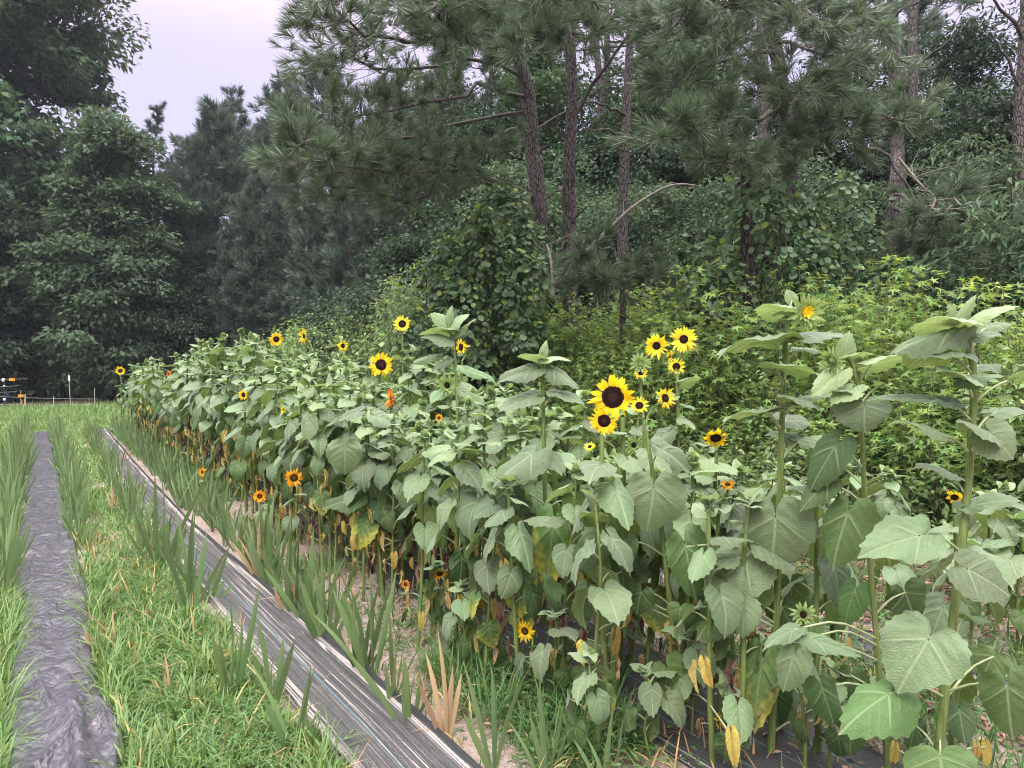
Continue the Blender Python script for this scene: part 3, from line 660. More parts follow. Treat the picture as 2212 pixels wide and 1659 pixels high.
near_pine('pine with a forked trunk and long cone-laden boughs reaching over the sunflowers',
    [(1164, 470, 13.0), (1150, 330, 13.0), (1140, 200, 12.8), (1120, 120, 12.6), (1100, -60, 12.4), (1080, -500, 12.2)], 0.18,
    [([(1150, 428, 13), (1086, 392, 12.2), (1014, 364, 11.4), (900, 372, 10.2), (760, 360, 9.2), (670, 345, 8.5)], .07, 7.5, 1.0),
     ([(1120, 420, 12.8), (1039, 392, 12), (974, 396, 11.4), (902, 432, 10.6), (820, 432, 10), (690, 420, 9.3)], .05, 7, 1.0),
     ([(1010, 366, 11.3), (930, 345, 10.4), (820, 330, 9.6), (700, 300, 9.0), (640, 318, 8.7)], .045, 8, .9),
     ([(1136, 209, 12.8), (1086, 195, 12.2), (1032, 187, 11.6), (1007, 205, 11.2), (880, 225, 10.6), (798, 252, 10.2), (700, 285, 9.8)], .05, 6, 1.2),
     ([(1120, 120, 12.6), (1000, 90, 11.2), (892, 97, 10.4), (852, 83, 9.9), (805, 79, 9.6), (764, 57, 9.2), (725, 52, 8.9)], .055, 5.5, 1.2),
     ([(1120, 110, 12.6), (1080, 70, 11), (1020, 60, 9.8), (960, 80, 8.9)], .05, 9, .9),
     ([(1118, 100, 12.6), (1120, 60, 10.8), (1130, 70, 9.6), (1150, 110, 8.6)], .05, 10, .9),
     ([(1115, 70, 12.5), (1180, 20, 11), (1220, 40, 10), (1240, 100, 9.2)], .05, 9, .9),
     ([(1110, 30, 12.5), (1050, -20, 11), (980, -10, 9.6), (930, 20, 8.8)], .05, 9, 1.0),
     ([(1105, -20, 12.5), (1000, -90, 10.8), (860, -80, 9.8), (790, -40, 9.2), (765, -20, 8.9)], .05, 6, 1.2),
     ([(1100, -40, 12.4), (1150, -70, 10.6), (1190, -60, 9.4), (1200, 0, 8.6)], .05, 9, 1.0),
     ([(1136, 170, 12.8), (1040, 130, 12.2), (930, 150, 11.6), (820, 150, 11), (750, 130, 10.6), (720, 120, 10.4)], .045, 6.0, 1.2),
     ([(1140, 240, 12.9), (1010, 260, 12.4), (900, 300, 12), (790, 290, 11.4), (720, 310, 11)], .04, 6.5, 1.1),
     ([(1136, 284, 12.9), (1089, 284, 12.6), (1028, 324, 12.2), (960, 345, 11.8)], .04, 5, .7)],
    push=2.9, cones=0.10, bare=[([(1145, 300, 12.95), (1120, 150, 12.75), (1108, 120, 12.6)], .07), ([(1158, 330, 13), (1190, 305, 12.8)], .03), ([(1156, 280, 13), (1230, 235, 13.3), (1290, 190, 13.5)], .03)])
near_pine('straight pine trunk with snapped stubs just right of the forked pine',
    [(1232, 545, 14.2), (1228, 420, 14.2), (1232, 300, 14.2), (1236, 200, 14.2), (1230, 60, 14.2), (1222, -100, 14.2), (1215, -500, 14.2)], 0.135,
    [([(1222, -60, 14.2), (1300, -110, 13), (1360, -80, 12.2)], .04, 6, 1.0), ([(1225, -20, 14.2), (1300, 0, 13.4), (1370, 40, 12.8)], .04, 6, .9)],
    bare=[([(1236, 480, 14.1), (1245, 465, 14), (1271, 446, 13.9)], .04), ([(1232, 400, 14.2), (1200, 415, 14), (1172, 432, 13.9)], .03), ([(1228, 355, 14.2), (1210, 290, 14), (1198, 180, 13.9)], .025),
          ([(1238, 400, 14.1), (1240, 372, 14)], .025), ([(1236, 260, 14.2), (1275, 190, 14), (1330, 110, 13.6), (1400, 20, 13.2), (1440, -20, 13)], .045),
          ([(1226, 520, 14.1), (1200, 555, 13.9), (1195, 620, 13.8)], .03), ([(1234, 520, 14.1), (1262, 500, 14)], .03)])
near_pine('slim pale-barked pine trunk bristling with dead side branches',
    [(1344, 600, 15.5), (1346, 440, 15.5), (1350, 330, 15.5), (1354, 230, 15.5), (1360, 100, 15.5), (1362, 0, 15.5), (1365, -500, 15.5)], 0.115,
    [([(1362, -60, 15.5), (1430, -60, 14), (1490, 0, 13)], .03, 6, 1.0), ([(1362, -80, 15.5), (1300, -60, 14.4), (1250, -20, 13.6)], .03, 6, 1.0)],
    bare=[([(1352, 250, 15.5), (1310, 228, 15.2), (1262, 222, 15)], .04), ([(1350, 300, 15.5), (1310, 280, 15.2), (1250, 284, 15)], .035), ([(1350, 330, 15.5), (1320, 312, 15.2), (1255, 322, 15)], .025),
          ([(1354, 200, 15.5), (1375, 165, 15.3), (1395, 140, 15.2)], .025), ([(1352, 290, 15.5), (1380, 272, 15.3)], .02), ([(1352, 320, 15.5), (1370, 305, 15.3)], .02),
          ([(1358, 60, 15.5), (1300, 75, 15), (1240, 88, 14.8)], .03), ([(1360, 40, 15.5), (1400, -10, 15), (1430, -60, 14.8)], .03), ([(1356, 90, 15.5), (1410, 60, 15), (1470, 20, 14.8)], .025), ([(1360, 10, 15.5), (1320, -40, 15)], .025)])
near_pine('pine with a dark leaning trunk behind heavy needle sprays above the vine-covered stump',
    [(1712, 440, 12.0), (1700, 300, 12.0), (1684, 150, 12.0), (1661, 36, 11.9), (1640, -120, 11.8), (1620, -500, 11.8)], 0.135,
    [([(1690, 230, 12), (1640, 250, 11), (1560, 270, 10), (1480, 280, 9.4), (1410, 300, 9.0)], .04, 8, .8),
     ([(1692, 240, 12), (1700, 210, 10.8), (1720, 190, 9.8), (1760, 200, 9.2)], .04, 11, .8),
     ([(1690, 200, 12), (1760, 230, 10.8), (1830, 250, 10), (1900, 250, 9.5), (1950, 260, 9.2)], .04, 9, .7),
     ([(1698, 290, 12), (1660, 320, 10.8), (1600, 340, 9.9), (1540, 350, 9.4)], .035, 9, .7),
     ([(1696, 280, 12), (1760, 290, 10.8), (1800, 300, 10), (1840, 300, 9.6)], .035, 9, .7),
     ([(1676, 110, 12), (1600, 120, 11), (1520, 150, 10.2), (1450, 190, 9.6)], .04, 8, .9),
     ([(1660, 30, 11.9), (1560, 10, 10.8), (1470, 40, 10), (1420, 90, 9.5)], .04, 8, 1.0),
     ([(1661, 36, 11.9), (1690, 20, 10.6), (1730, 20, 9.8), (1780, 60, 9.2)], .04, 9, .9),
     ([(1650, -20, 11.9), (1740, -40, 10.8), (1820, 0, 10), (1890, 50, 9.6)], .04, 8, 1.0),
     ([(1670, 90, 12), (1750, 100, 11.2), (1830, 130, 10.6), (1880, 160, 10.2)], .035, 8, .9),
     ([(1645, -60, 11.8), (1580, -80, 10.6), (1520, -40, 9.8), (1560, 40, 9.2)], .04, 9, 1.0)],
    cones=0.06, bare=[([(1684, 150, 12), (1640, 90, 11.8), (1570, 85, 11.6)], .03), ([(1686, 240, 11.9), (1620, 255, 11.6), (1560, 285, 11.4)], .03)])
near_pine('dark double-stemmed pine against the bright gaps in the canopy',
    [(1940, 600, 16), (1938, 300, 16), (1932, 150, 16), (1928, 0, 16), (1925, -300, 16)], 0.15,
    [([(1930, 60, 16), (1880, 40, 15), (1830, 60, 14.2), (1800, 90, 13.8)], .035, 6, .9), ([(1930, 40, 16), (1980, 0, 15), (2060, -20, 14.2)], .03, 5, .9)],
    bare=[([(1936, 190, 16), (1975, 150, 15.8), (2020, 110, 15.5), (2080, 60, 15.2)], .045), ([(1938, 250, 16), (1970, 215, 15.8)], .025), ([(1930, 45, 16), (1870, 38, 15.6)], .03)])
near_pine('thin dark pine stem close beside the double-stemmed pine', [(1976, 560, 18), (1972, 200, 18), (1970, 0, 18), (1968, -300, 18)], 0.125, [])
near_pine('slender pine stem in front of the canopy gap', [(1846, 560, 19), (1850, 200, 19), (1848, 60, 19), (1846, -200, 19)], 0.06, [])
near_pine('pale pine stem seen between the needle sprays', [(1650, 420, 17), (1648, 180, 17), (1645, 40, 17), (1640, -300, 17)], 0.15, [])
near_pine('thick pine trunk cut off by the edge of the picture',
    [(2208, 560, 13), (2204, 300, 13), (2214, 120, 13), (2218, 0, 13), (2222, -300, 13)], 0.135, [],
    bare=[([(2206, 190, 13), (2170, 120, 12.8), (2140, 70, 12.6)], .035), ([(2212, 90, 13), (2160, 20, 12.6), (2120, -20, 12.4)], .04), ([(2204, 240, 13), (2150, 200, 12.8)], .02)])
near_pine('shaded pine trunk standing between the vine-covered stump and the dark-leaved sapling',
    [(1925, 560, 13.2), (1930, 420, 13.2), (1934, 380, 13.2), (1940, 330, 13.4)], 0.12,
    [([(1935, 420, 13), (1980, 440, 11.8), (2020, 450, 11), (2060, 470, 10.4)], .03, 9, .8), ([(1935, 450, 13), (2000, 500, 11.6), (2070, 520, 10.8), (2110, 540, 10.4)], .03, 10, .7),
     ([(1935, 470, 13), (1990, 530, 11.6), (2040, 545, 10.8)], .03, 10, .6)],
    bare=[([(1876, 322, 11.5), (1916, 335, 11.4), (1956, 396, 11.3), (1975, 440, 11.2)], .035)])
near_pine('young pine with drooping shaded needle tufts below the snapped trunk',
    [(1345, 640, 12.2), (1340, 600, 12.2), (1330, 560, 12.2), (1320, 520, 12.2)], 0.05,
    [([(1338, 600, 12.2), (1290, 590, 11.6), (1250, 600, 11.2)], .02, 9, .6), ([(1335, 580, 12.2), (1380, 570, 11.6), (1400, 590, 11.2)], .02, 9, .6), ([(1330, 560, 12.2), (1320, 590, 11.4), (1310, 620, 11)], .02, 10, .6),
     ([(1325, 540, 12.2), (1280, 540, 11.8), (1240, 560, 11.4)], .02, 9, .6)])
near_pine('faint pine stem with a fork deep behind the slim pale trunk', [(1298, 520, 24), (1300, 240, 24), (1290, 120, 24), (1280, 0, 24)], 0.14, [])
# arched fallen limbs at the edge of the wood
for l, r0, lab in (([(1250, 560, 12.6), (1320, 490, 12.5), (1370, 445, 12.4), (1430, 408, 12.3), (1470, 398, 12.3), (1510, 402, 12.2)], .035, 'long bare limb arching out between the pine trunks'),
                   ([(1380, 640, 11.5), (1430, 590, 11.5), (1490, 545, 11.4), (1530, 520, 11.4)], .02, 'dead stick leaning up out of the thicket below the vine-covered stump'),
                   ([(1195, 640, 12), (1192, 580, 12), (1185, 540, 12.1), (1180, 528, 12.2)], .03, 'crooked grey dead stem beside the vine-covered mound'),
                   ([(1940, 340, 10.8), (1990, 400, 10.7), (2020, 430, 10.6), (2000, 470, 10.5)], .02, 'tangle of thin pale dead twigs beside the pine needles')):
    p = bez(W(l), 14); o = p[0].copy(); b = MB(); p = p - o; tube(b, p, np.linspace(r0, r0 * .4, 14), 6)
    for q in range(22 if 'tangle' in lab else 5):
        i = rp.integers(3, 13); d = unit(rp.normal(size=3)) * rp.uniform(.25, .7); c = bez([p[i], p[i] + d * .5 + rp.normal(0, .05, 3), p[i] + d], 5); tube(b, c, np.linspace(.008, .003, 5), 4)
    tag(b.build('dead_branch', M['twig_pale'], loc=tuple(o)), lab, 'branch')

# ------------------------------------------------------------------ vine-covered mounds
def vine_mound(rng, loc, rx, ry, H, n, label, lime, ls=0.13, name='vine_mound', prof=0.6, mat='vine', lump=0.55):
    root = tag(empty(name, loc), label, 'vines')
    core = MB()
    for i in range(26):                                            # tangled stems inside
        a = rng.random() * 6.28; r = rng.random() ** .5 * .75
        p0 = np.array([rx * r * cos(a), ry * r * sin(a), -0.1]); h = H * (1 - r * r * .8) * rng.uniform(.6, 1.0)
        p1 = np.array([p0[0] * .6 + rng.normal(0, .2), p0[1] * .6 + rng.normal(0, .2), h])
        tube(core, bez([p0, (p0 + p1) / 2 + rng.normal(0, .25, 3), p1], 8), np.linspace(.035, .008, 8), 5)
    n = int(n * 1.9); ls = ls * .74                                 # a heap of overlapping uneven blobs, leaves shingled over the outside
    B = []
    for k in range(16):
        zz = (k + .5) / 16; a = k * 2.39996 + rng.normal(0, .4); q = math.sqrt(max(0.02, 1 - zz ** (1 / prof)))
        rb_ = rng.uniform(.38, .62) * (1 - .35 * zz); B.append((q * .72 * rx * cos(a), q * .72 * ry * sin(a), zz * H * .93, rx * rb_, ry * rb_, H * .5 * rb_ * rng.uniform(.6, 1.0)))
    for k in range(7):                                              # stray sprigs sticking out of the heap
        o = B[rng.integers(len(B))]; a = rng.random() * 6.28; B.append((o[0] + o[3] * cos(a) * 1.05, o[1] + o[4] * sin(a) * 1.05, o[2] + o[5] * rng.uniform(.1, 1.1), .16, .16, rng.uniform(.2, .4)))
    B = np.array(B); wt = B[:, 3] * B[:, 5] + .02; k = rng.choice(len(B), n, p=wt / wt.sum()); dv = unit(rng.normal(size=(n, 3))); dv[:, 2] = np.where(dv[:, 2] < -.5, -dv[:, 2], dv[:, 2])
    dep = 1 - .30 * rng.random(n) ** 1.6 + .12 * (vnoise(dv[:, 0] * 4 + k, dv[:, 2] * 5, 4) - .5)
    P = B[k, :3] + dv * B[k, 3:] * dep[:, None]; ins = np.zeros(n, bool)
    for c in B: ins |= ((((P - c[:3]) / c[3:]) ** 2).sum(1) < .62)
    ok = ~ins & (P[:, 2] > 0); P, dv = P[ok], dv[ok]; n = len(P)
    N = unit(dv * [1, 1, .6] + rng.normal(0, .42, (n, 3)) + [0, 0, .45])
    fw = unit(np.array([0, 0, -1.0]) + dv * 0.7 + rng.normal(0, .45, (n, 3)))
    for q in range(9):                                              # loose runners hanging and groping outwards
        o = P[rng.integers(n)]; e_ = o + np.array([rng.normal(0, .35), rng.normal(0, .35), rng.uniform(-.7, .35)]); tube(core, bez([o, (o + e_) / 2 + rng.normal(0, .1, 3), e_], 7), np.linspace(.008, .004, 7), 4)
    core.build('stems', M['twig'], root)
    s = ls * rng.uniform(.55, 1.25, n)
    m = rng.random(n) < lime
    b = MB(); scatter(b, *HEART, P[~m], fw[~m], N[~m], s[~m]); b.build('leaves', M[mat], root)
    if m.any():
        b = MB(); scatter(b, *HEART, P[m] * 1.02, fw[m], N[m], s[m] * .8); b.build('young_leaves', M['vine_lime'], root)
    return root
rv = np.random.default_rng(31)
def mound_at(u, D): x, y = gxy(u, D); return (x, y, 0)
vine_mound(rv, mound_at(1070, 13.8), 1.55, 1.5, zat(425, 13.8), 9000, 'tall vine-smothered mound in front of the forked pine trunk', .07, .15, prof=.62)
vine_mound(rv, mound_at(970, 13.2), 0.95, 1.1, zat(530, 13.2), 4200, 'lower pale-edged shoulder of vines beside the tall vine-smothered mound', .16, .14, prof=.6)
vine_mound(rv, mound_at(1640, 11.2), 1.35, 1.5, zat(352, 11.2), 5200, 'broken stump cloaked in hanging round-leaved vines', .05, .135, prof=.95)
vine_mound(rv, mound_at(1500, 11.2), 0.75, 1.0, zat(520, 11.2), 2200, 'low drape of round-leaved vines spilling from the broken stump', .10, .125, prof=.6)
vine_mound(rv, mound_at(1800, 11.8), 1.15, 1.2, zat(430, 11.8), 3800, 'dark hanging curtain of vines between the stump and the shaded pine trunk', .015, .135, prof=.8)
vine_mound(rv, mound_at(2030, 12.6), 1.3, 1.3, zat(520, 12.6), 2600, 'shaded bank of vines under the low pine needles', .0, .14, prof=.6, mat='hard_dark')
b = MB(); p = np.array(at(1612, 360, 11.0)); q = np.array(at(1650, 560, 11.3)); q[2] = 0
c = bez([q - p + 0, [0.05, 0, -1.2], [0, 0, 0]], 8); tube(b, c + (p - q), np.linspace(.13, .07, 8), 9)
tag(b.build('broken_stump', M['bark_pine'], loc=tuple(q)), 'dark splintered trunk poking from the top of the vines', 'stump')

# ------------------------------------------------------------------ sweetgum thicket and bushes
def shrub(rng, name, H, rad, nst, per, tmpl, ls, mats, tipmat=None, tipn=4, twigmat='twig', wid=1.0, droop=0.3):
    root = empty(name); st = MB(); P = []; Fw = []; Nn = []; Tp = []; Tf = []
    for i in range(nst):
        a = rng.random() * 6.28; r = rad * rng.random() ** .6; h = H * rng.uniform(.55, 1.0) * (1 - .25 * (r / rad) ** 2)
        p0 = np.array([r * .4 * cos(a), r * .4 * sin(a), -.05]); p1 = np.array([r * cos(a), r * sin(a), h])
        c = bez([p0, (p0 + p1) / 2 + rng.normal(0, .08, 3), p1], 9); tube(st, c, np.linspace(.011, .003, 9), 4)
        for j in range(per):
            t = 0.10 + .90 * rng.random() ** .85; k = min(int(t * 8), 7); o = c[k] + (c[k + 1] - c[k]) * (t * 8 - k)
            b_ = rng.random() * 6.28; out_ = np.array([cos(b_), sin(b_), rng.normal(0.05, .3)])
            l = (0.10 + .42 * rng.random() * (1 - t * .75)) * (H / 2.2)
            p = o + out_ * l
            P.append(p); Fw.append(unit(out_ + [0, 0, -droop] + rng.normal(0, .3, 3))); Nn.append(unit(np.array([0, 0, 1.0]) + rng.normal(0, .45, 3) + out_ * .2))
        for j in range(tipn):
            b_ = rng.random() * 6.28; out_ = np.array([cos(b_), sin(b_), .25])
            Tp.append(c[-1] + out_ * .035 + [0, 0, rng.uniform(-.06, .05)]); Tf.append(out_)
    b = MB(); n = len(P); s = ls * rng.uniform(.55, 1.25, n)
    scatter(b, *tmpl, np.array(P), np.array(Fw), np.array(Nn), s, s * wid); 
    st.build('stems', M[twigmat], root); b.build('leaves', mats, root)
    if tipmat:
        b = MB(); n = len(Tp); s = ls * rng.uniform(.5, .95, n); scatter(b, *tmpl, np.array(Tp), np.array(Tf), unit(np.array([0, 0, 1.0]) + rng.normal(0, .3, (n, 3))), s, s * wid)
        b.build('young_leaves', tipmat, root)
    return root
rs = np.random.default_rng(41)
gum = [shrub(rs, 'sweetgum_sapling', 2.55, .95, 28, 92, STAR, .094, M['gum'], M['gum_tip'], 6, 'sapling_stem') for _ in range(3)]
gsm = [shrub(rs, 'sweetgum_sapling', 1.6, .8, 26, 60, STAR, .092, M['gum'], M['gum_tip'], 4, 'sapling_stem') for _ in range(2)]
bus = [shrub(rs, 'leafy_bush', 2.4, 1.05, 26, 95, RHOMB, .105, M['bushy'], M['vine_lime'], 5, wid=.95) for _ in range(2)]
low = [shrub(rs, 'low_bush', 1.1, .8, 18, 40, RHOMB, .10, M['bushy'], None, wid=.6) for _ in range(2)]
first = {}
def put(protos, x, y, s, label, group, cat, sz=1.0):
    o = protos[rs.integers(len(protos))]; rz = rs.random() * 6.28
    if o.name not in first: first[o.name] = 1; r = o; r.location = (x, y, 0); r.rotation_euler.z = rz; r.scale = (s, s, s * sz)
    else: r = copy_tree(o, (x, y, 0), rz, (s, s, s * sz))
    return tag(r, label, cat, group)
for i, p in enumerate(gum + gsm + bus + low): pass
yy = 0.3
while yy < 26:
    X = 7.9 + rs.normal(0, .25) + (0.25 if yy < 3 else 0); sh = (1.34 if yy > 13 else 1.18) if yy > 6 else (0.74 + .07 * yy)
    put(gum, X + .3, yy, rs.uniform(.88, 1.1) * sh, 'yellow-green sweetgum sapling with star leaves in the dense thicket behind the sunflowers', 'sweetgum saplings of the thicket', 'sapling')
    if rs.random() < .8: put(gum, X + 1.3, yy + .4, rs.uniform(.95, 1.15) * sh, 'yellow-green sweetgum sapling with star leaves in the dense thicket behind the sunflowers', 'sweetgum saplings of the thicket', 'sapling')
    if rs.random() < .9: put(gsm, X - .55, yy + .3, rs.uniform(.8, 1.15), 'knee-high sweetgum seedling at the foot of the thicket', 'sweetgum seedlings', 'sapling')
    yy += rs.uniform(.62, .85)
for u, v, D in ((800, 590, 21), (850, 575, 20), (760, 630, 22), (905, 560, 18), (700, 690, 24), (650, 700, 26), (600, 700, 27), (740, 670, 23.5), (830, 640, 19), (560, 735, 29), (880, 640, 17.5), (915, 515, 15.0), (945, 490, 15.4), (905, 560, 14.6), (690, 660, 22), (740, 645, 20.5), (790, 640, 18.5), (640, 690, 23)):
    x, y = gxy(u, D); put(bus, x, y, 1.0, 'rounded pale-green bush on the far edge of the thicket', 'pale-green bushes past the thicket', 'bush', zat(v, D) / 2.4)
for i in range(13):
    put(bus, 8.0 + rs.normal(0, .45), rs.uniform(.2, 5.5), rs.uniform(.7, .9), 'dull green mixed bush crowding the near end of the thicket', 'dull green bushes in the thicket', 'bush', rs.uniform(.85, 1.1))
for i in range(22):
    put(low, 7.0 + rs.normal(0, .25), rs.uniform(.4, 8), rs.uniform(.6, 1.0), 'low leafy weed bush between the bark mulch and the thicket', 'low weed bushes', 'bush')
for i in range(26):
    x, y = gxy(rs.uniform(-120, 420), rs.uniform(34.5, 37)); put(low, x, y, rs.uniform(1.2, 2.0), 'dark low bush along the fence at the end of the field', 'bushes along the far fence', 'bush')
for i in range(14):
    put(low, rs.uniform(9.6, 12), rs.uniform(0, 6), rs.uniform(1.2, 1.9), 'low dark bush on the shaded woodland floor', 'bushes on the woodland floor', 'bush')
# dark-leaved saplings on the right
def dark_sapling(rng, loc, H, rad, n, label, tilt=0.5, ls=.15):
    return hardwood(rng, 'dark_leaved_tree', H, lambda h: rad * sin(pi * min(1, h * .7 + .25)) ** .7, 0.12, 0.05, n, 34, .5, ls, M['hard_grey'], .42, loc, label=label, cat='tree', droop=.6, flat=.35)
x, y = gxy(2180, 9.5); dark_sapling(rs, (x, y, 0), zat(385, 9.5), 1.0, 40, 'sapling with drooping broad dark leaves under the thick cut-off pine trunk')
x, y = gxy(2070, 13.5); dark_sapling(rs, (x, y, 0), zat(290, 13.5), 1.9, 60, 'hornbeam-like tree with level sprays of leaves above the low pine needles')
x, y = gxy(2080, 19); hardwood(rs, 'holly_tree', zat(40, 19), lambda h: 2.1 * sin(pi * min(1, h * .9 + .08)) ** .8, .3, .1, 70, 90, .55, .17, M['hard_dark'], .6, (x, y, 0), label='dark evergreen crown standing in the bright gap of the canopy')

# ------------------------------------------------------------------ sunflowers
PHI = np.radians([0, 12, 24, 38, 55, 75, 100, 125, 145, 160, 170]); RAD = np.array([1.0, .90, .78, .70, .645, .60, .535, .47, .40, .31, .16])
def leaf_geo(rng, nr=9, na=35, droop=0.7, fold=0.25, wav=0.04, W=0.47, quilt=0.024):
    """heart-shaped blade round its petiole: base at the origin, tip at +Y, unit length"""
    ph_ = np.linspace(-1, 1, na); ph_ = np.sign(ph_) * np.abs(ph_) ** 1.15 * R(170)
    ro = np.interp(np.abs(ph_), PHI, RAD) * (1 + .07 * rng.normal() * np.sin(ph_) + .03 * rng.normal() * np.sin(2 * ph_ + 1))
    if na > 20: ro = ro * (1 + .032 * np.where(np.arange(na) % 2, 1, -1) * (.5 + rng.random(na)))
    q = np.linspace(0.015, 1, nr)[:, None] ** .85
    x = q * (ro * np.sin(ph_))[None] * (W / .47) * .86; y = q * (ro * np.cos(ph_))[None]
    a = np.abs(x) * 2; tt = np.linspace(-.6, 1.1, 100); th = droop * np.sign(tt) * np.abs(tt) ** 1.25
    cy_ = np.cumsum(np.cos(th)); cz_ = -np.cumsum(np.sin(th)); i0 = np.argmin(np.abs(tt)); d = tt[1] - tt[0]
    cy_ = (cy_ - cy_[i0]) * d; cz_ = (cz_ - cz_[i0]) * d
    Y = np.interp(y, tt, cy_); z = np.interp(y, tt, cz_); ph = rng.random(4) * 6.28
    z = z + fold * np.abs(x) - (fold + .55 + .25 * rng.normal()) * x * x
    z = z + quilt * np.cos(2 * pi * (5 * y - 2.1 * a)) * np.minimum(1, a * 2.5) * (1 - q ** 4)
    z = z + wav * q ** 3 * np.sin(5.2 * np.abs(ph_)[None] + ph[0] + np.where(ph_ > 0, ph[1], 0)[None]) + .03 * np.sin(6 * x + ph[2]) * y
    x = x + .04 * np.sin(2.2 * y + ph[3]) * y
    V = np.stack([x, Y, z], -1).reshape(-1, 3); uv = np.stack([.5 + a * np.sign(x) * .5, y], -1).reshape(-1, 2)
    return V, grid_faces(nr, na)[:, ::-1], uv
def dead_geo(rng, nt_=6, ns=13):
    V, f, uv = leaf_geo(rng, nt_, ns, 0.4, .9, .08, .16)
    V = V.copy(); V[:, 2] += .09 * np.sin(V[:, 1] * 14 + V[:, 0] * 30 + rng.random() * 6); V[:, 0] += .06 * np.sin(V[:, 1] * 11 + rng.random() * 6)
    return V, f, uv
LEAFM = {}
LR = np.random.default_rng(3)
SHAPES = {'level': (0.45, .30), 'arch': (0.95, .25), 'hang': (0.6, .12), 'up': (0.25, .55), 'wilt': (0.9, .75)}
def leaf_mesh(shape, mat, k, hi=True):
    key = (shape, mat, k, hi)
    if key not in LEAFM:
        r = np.random.default_rng(abs(hash((shape, mat))) % 1000 * 0 + len(shape) * 31 + len(mat) * 7 + k * 101)
        b = MB()
        if shape == 'dead': V, f, uv = dead_geo(r)
        else: V, f, uv = leaf_geo(r, *((9, 39) if hi else (4, 11)), SHAPES[shape][0] * r.uniform(.5, 1.5), SHAPES[shape][1] * r.uniform(.3, 1.9), r.uniform(.02, .075), r.uniform(.42, .52) * (.42 if shape == 'wilt' else 1))
        b.add(V, f, uv); LEAFM[key] = b.mesh('leaf', M[mat])
    return LEAFM[key]
def basis(p, fwd, nrm, sy, sx=None):
    f_ = unit(fwd); x = unit(np.cross(f_, nrm)); z = np.cross(x, f_); m = np.eye(4); sx = sy if sx is None else sx
    m[:3, 0] = x * sx; m[:3, 1] = f_ * sy; m[:3, 2] = z * sy; m[:3, 3] = p; return m

def petal_geo(rng, n, r0, r1, w_, up):
    V = []; Fc = []; UV = []
    for i in range(n):
        if rng.random() < .07: continue
        a = 2 * pi * (i + rng.uniform(-.42, .42)) / n; l = (r1 - r0) * rng.uniform(.74, 1.18); ww = w_ * rng.uniform(.7, 1.25); u_ = up + rng.normal(0, .24); cv = rng.normal(-.10, .26); tw = rng.normal(0, .5)
        er = np.array([cos(a), sin(a), 0]); et = np.array([-sin(a), cos(a), 0]); k = len(V)
        for q in range(6):
            t = q / 5; hw = ww * (sin(pi * min(1, .18 + .82 * t) ** 1.05) ** .8 if q < 5 else 0.02)
            c = er * (r0 + l * t) + np.array([0, 0, 1]) * (u_ * l * t + cv * l * t * t)
            tv = et * cos(tw * t) + np.array([0, 0, 1]) * sin(tw * t)
            for s in (-1, 0, 1): V.append(c + tv * hw * s + np.array([0, 0, .25 * hw * abs(s)])); UV.append((.5 + .5 * s, t))
        for q in range(5):
            for s in range(2): o = k + q * 3 + s; Fc.append([o, o + 1, o + 4, o + 3])
    return np.array(V), np.array(Fc), np.array(UV)
def disc_geo(rd, h):
    nr, na = 9, 28; V = []; UV = []
    for i in range(nr):
        r = rd * i / (nr - 1)
        for j in range(na):
            a = 2 * pi * j / na; t = i / (nr - 1); V.append([r * cos(a), r * sin(a), h * (1 - t ** 3) * (0.75 + .5 * t * t) + .012 * sin(j * 5 + i * 3)]); UV.append((t, j / na))
    Fc = [[i * na + j, i * na + (j + 1) % na, (i + 1) * na + (j + 1) % na, (i + 1) * na + j] for i in range(nr - 1) for j in range(na)]
    return np.array(V)[:], np.array(Fc)[:, ::-1], np.array(UV)
def bract_geo(rng, rings, w_=.16):
    """rings of pointed green bracts: (count, radius, length, elevation degrees, z)"""
    V = []; Fc = []; UV = []
    for n, r, l, el, z in rings:
        for i in range(n):
            a = 2 * pi * (i + rng.uniform(-.3, .3)) / n; e_ = R(el + rng.normal(0, 9)); L = l * rng.uniform(.8, 1.2); cu = rng.normal(.35, .25)
            er = np.array([cos(a), sin(a), 0]); et = np.array([-sin(a), cos(a), 0]); k = len(V); c = er * r + np.array([0, 0, z])
            for q in range(5):
                t = q / 4; hw = w_ * (1 - t) ** .7 * (.75 + .6 * t)
                for s in (-1, 0, 1): V.append(c + et * hw * s + (er * .0 + np.array([0, 0, 1])) * .12 * hw * abs(s)); UV.append((.5 + .5 * s, t))
                ee = e_ - cu * t; c = c + (er * cos(ee) + np.array([0, 0, sin(ee)])) * L / 4
            for q in range(4):
                for s in range(2): o = k + q * 3 + s; Fc.append([o, o + 1, o + 4, o + 3])
    return np.array(V), np.array(Fc), np.array(UV)
HEADM = {}
KINDS = {'lemon': ('petal_lemon', 'disc_dark', .36), 'gold': ('petal', 'disc_dark', .42), 'orange': ('petal_orange', 'disc_olive', .40), 'deep': ('petal_deep', 'disc_olive', .42), 'olive': ('petal', 'disc_olive', .36), 'broad': ('petal', 'disc_dark', .49), 'small': ('petal_lemon', 'disc_dark', .44)}
HV = [0]
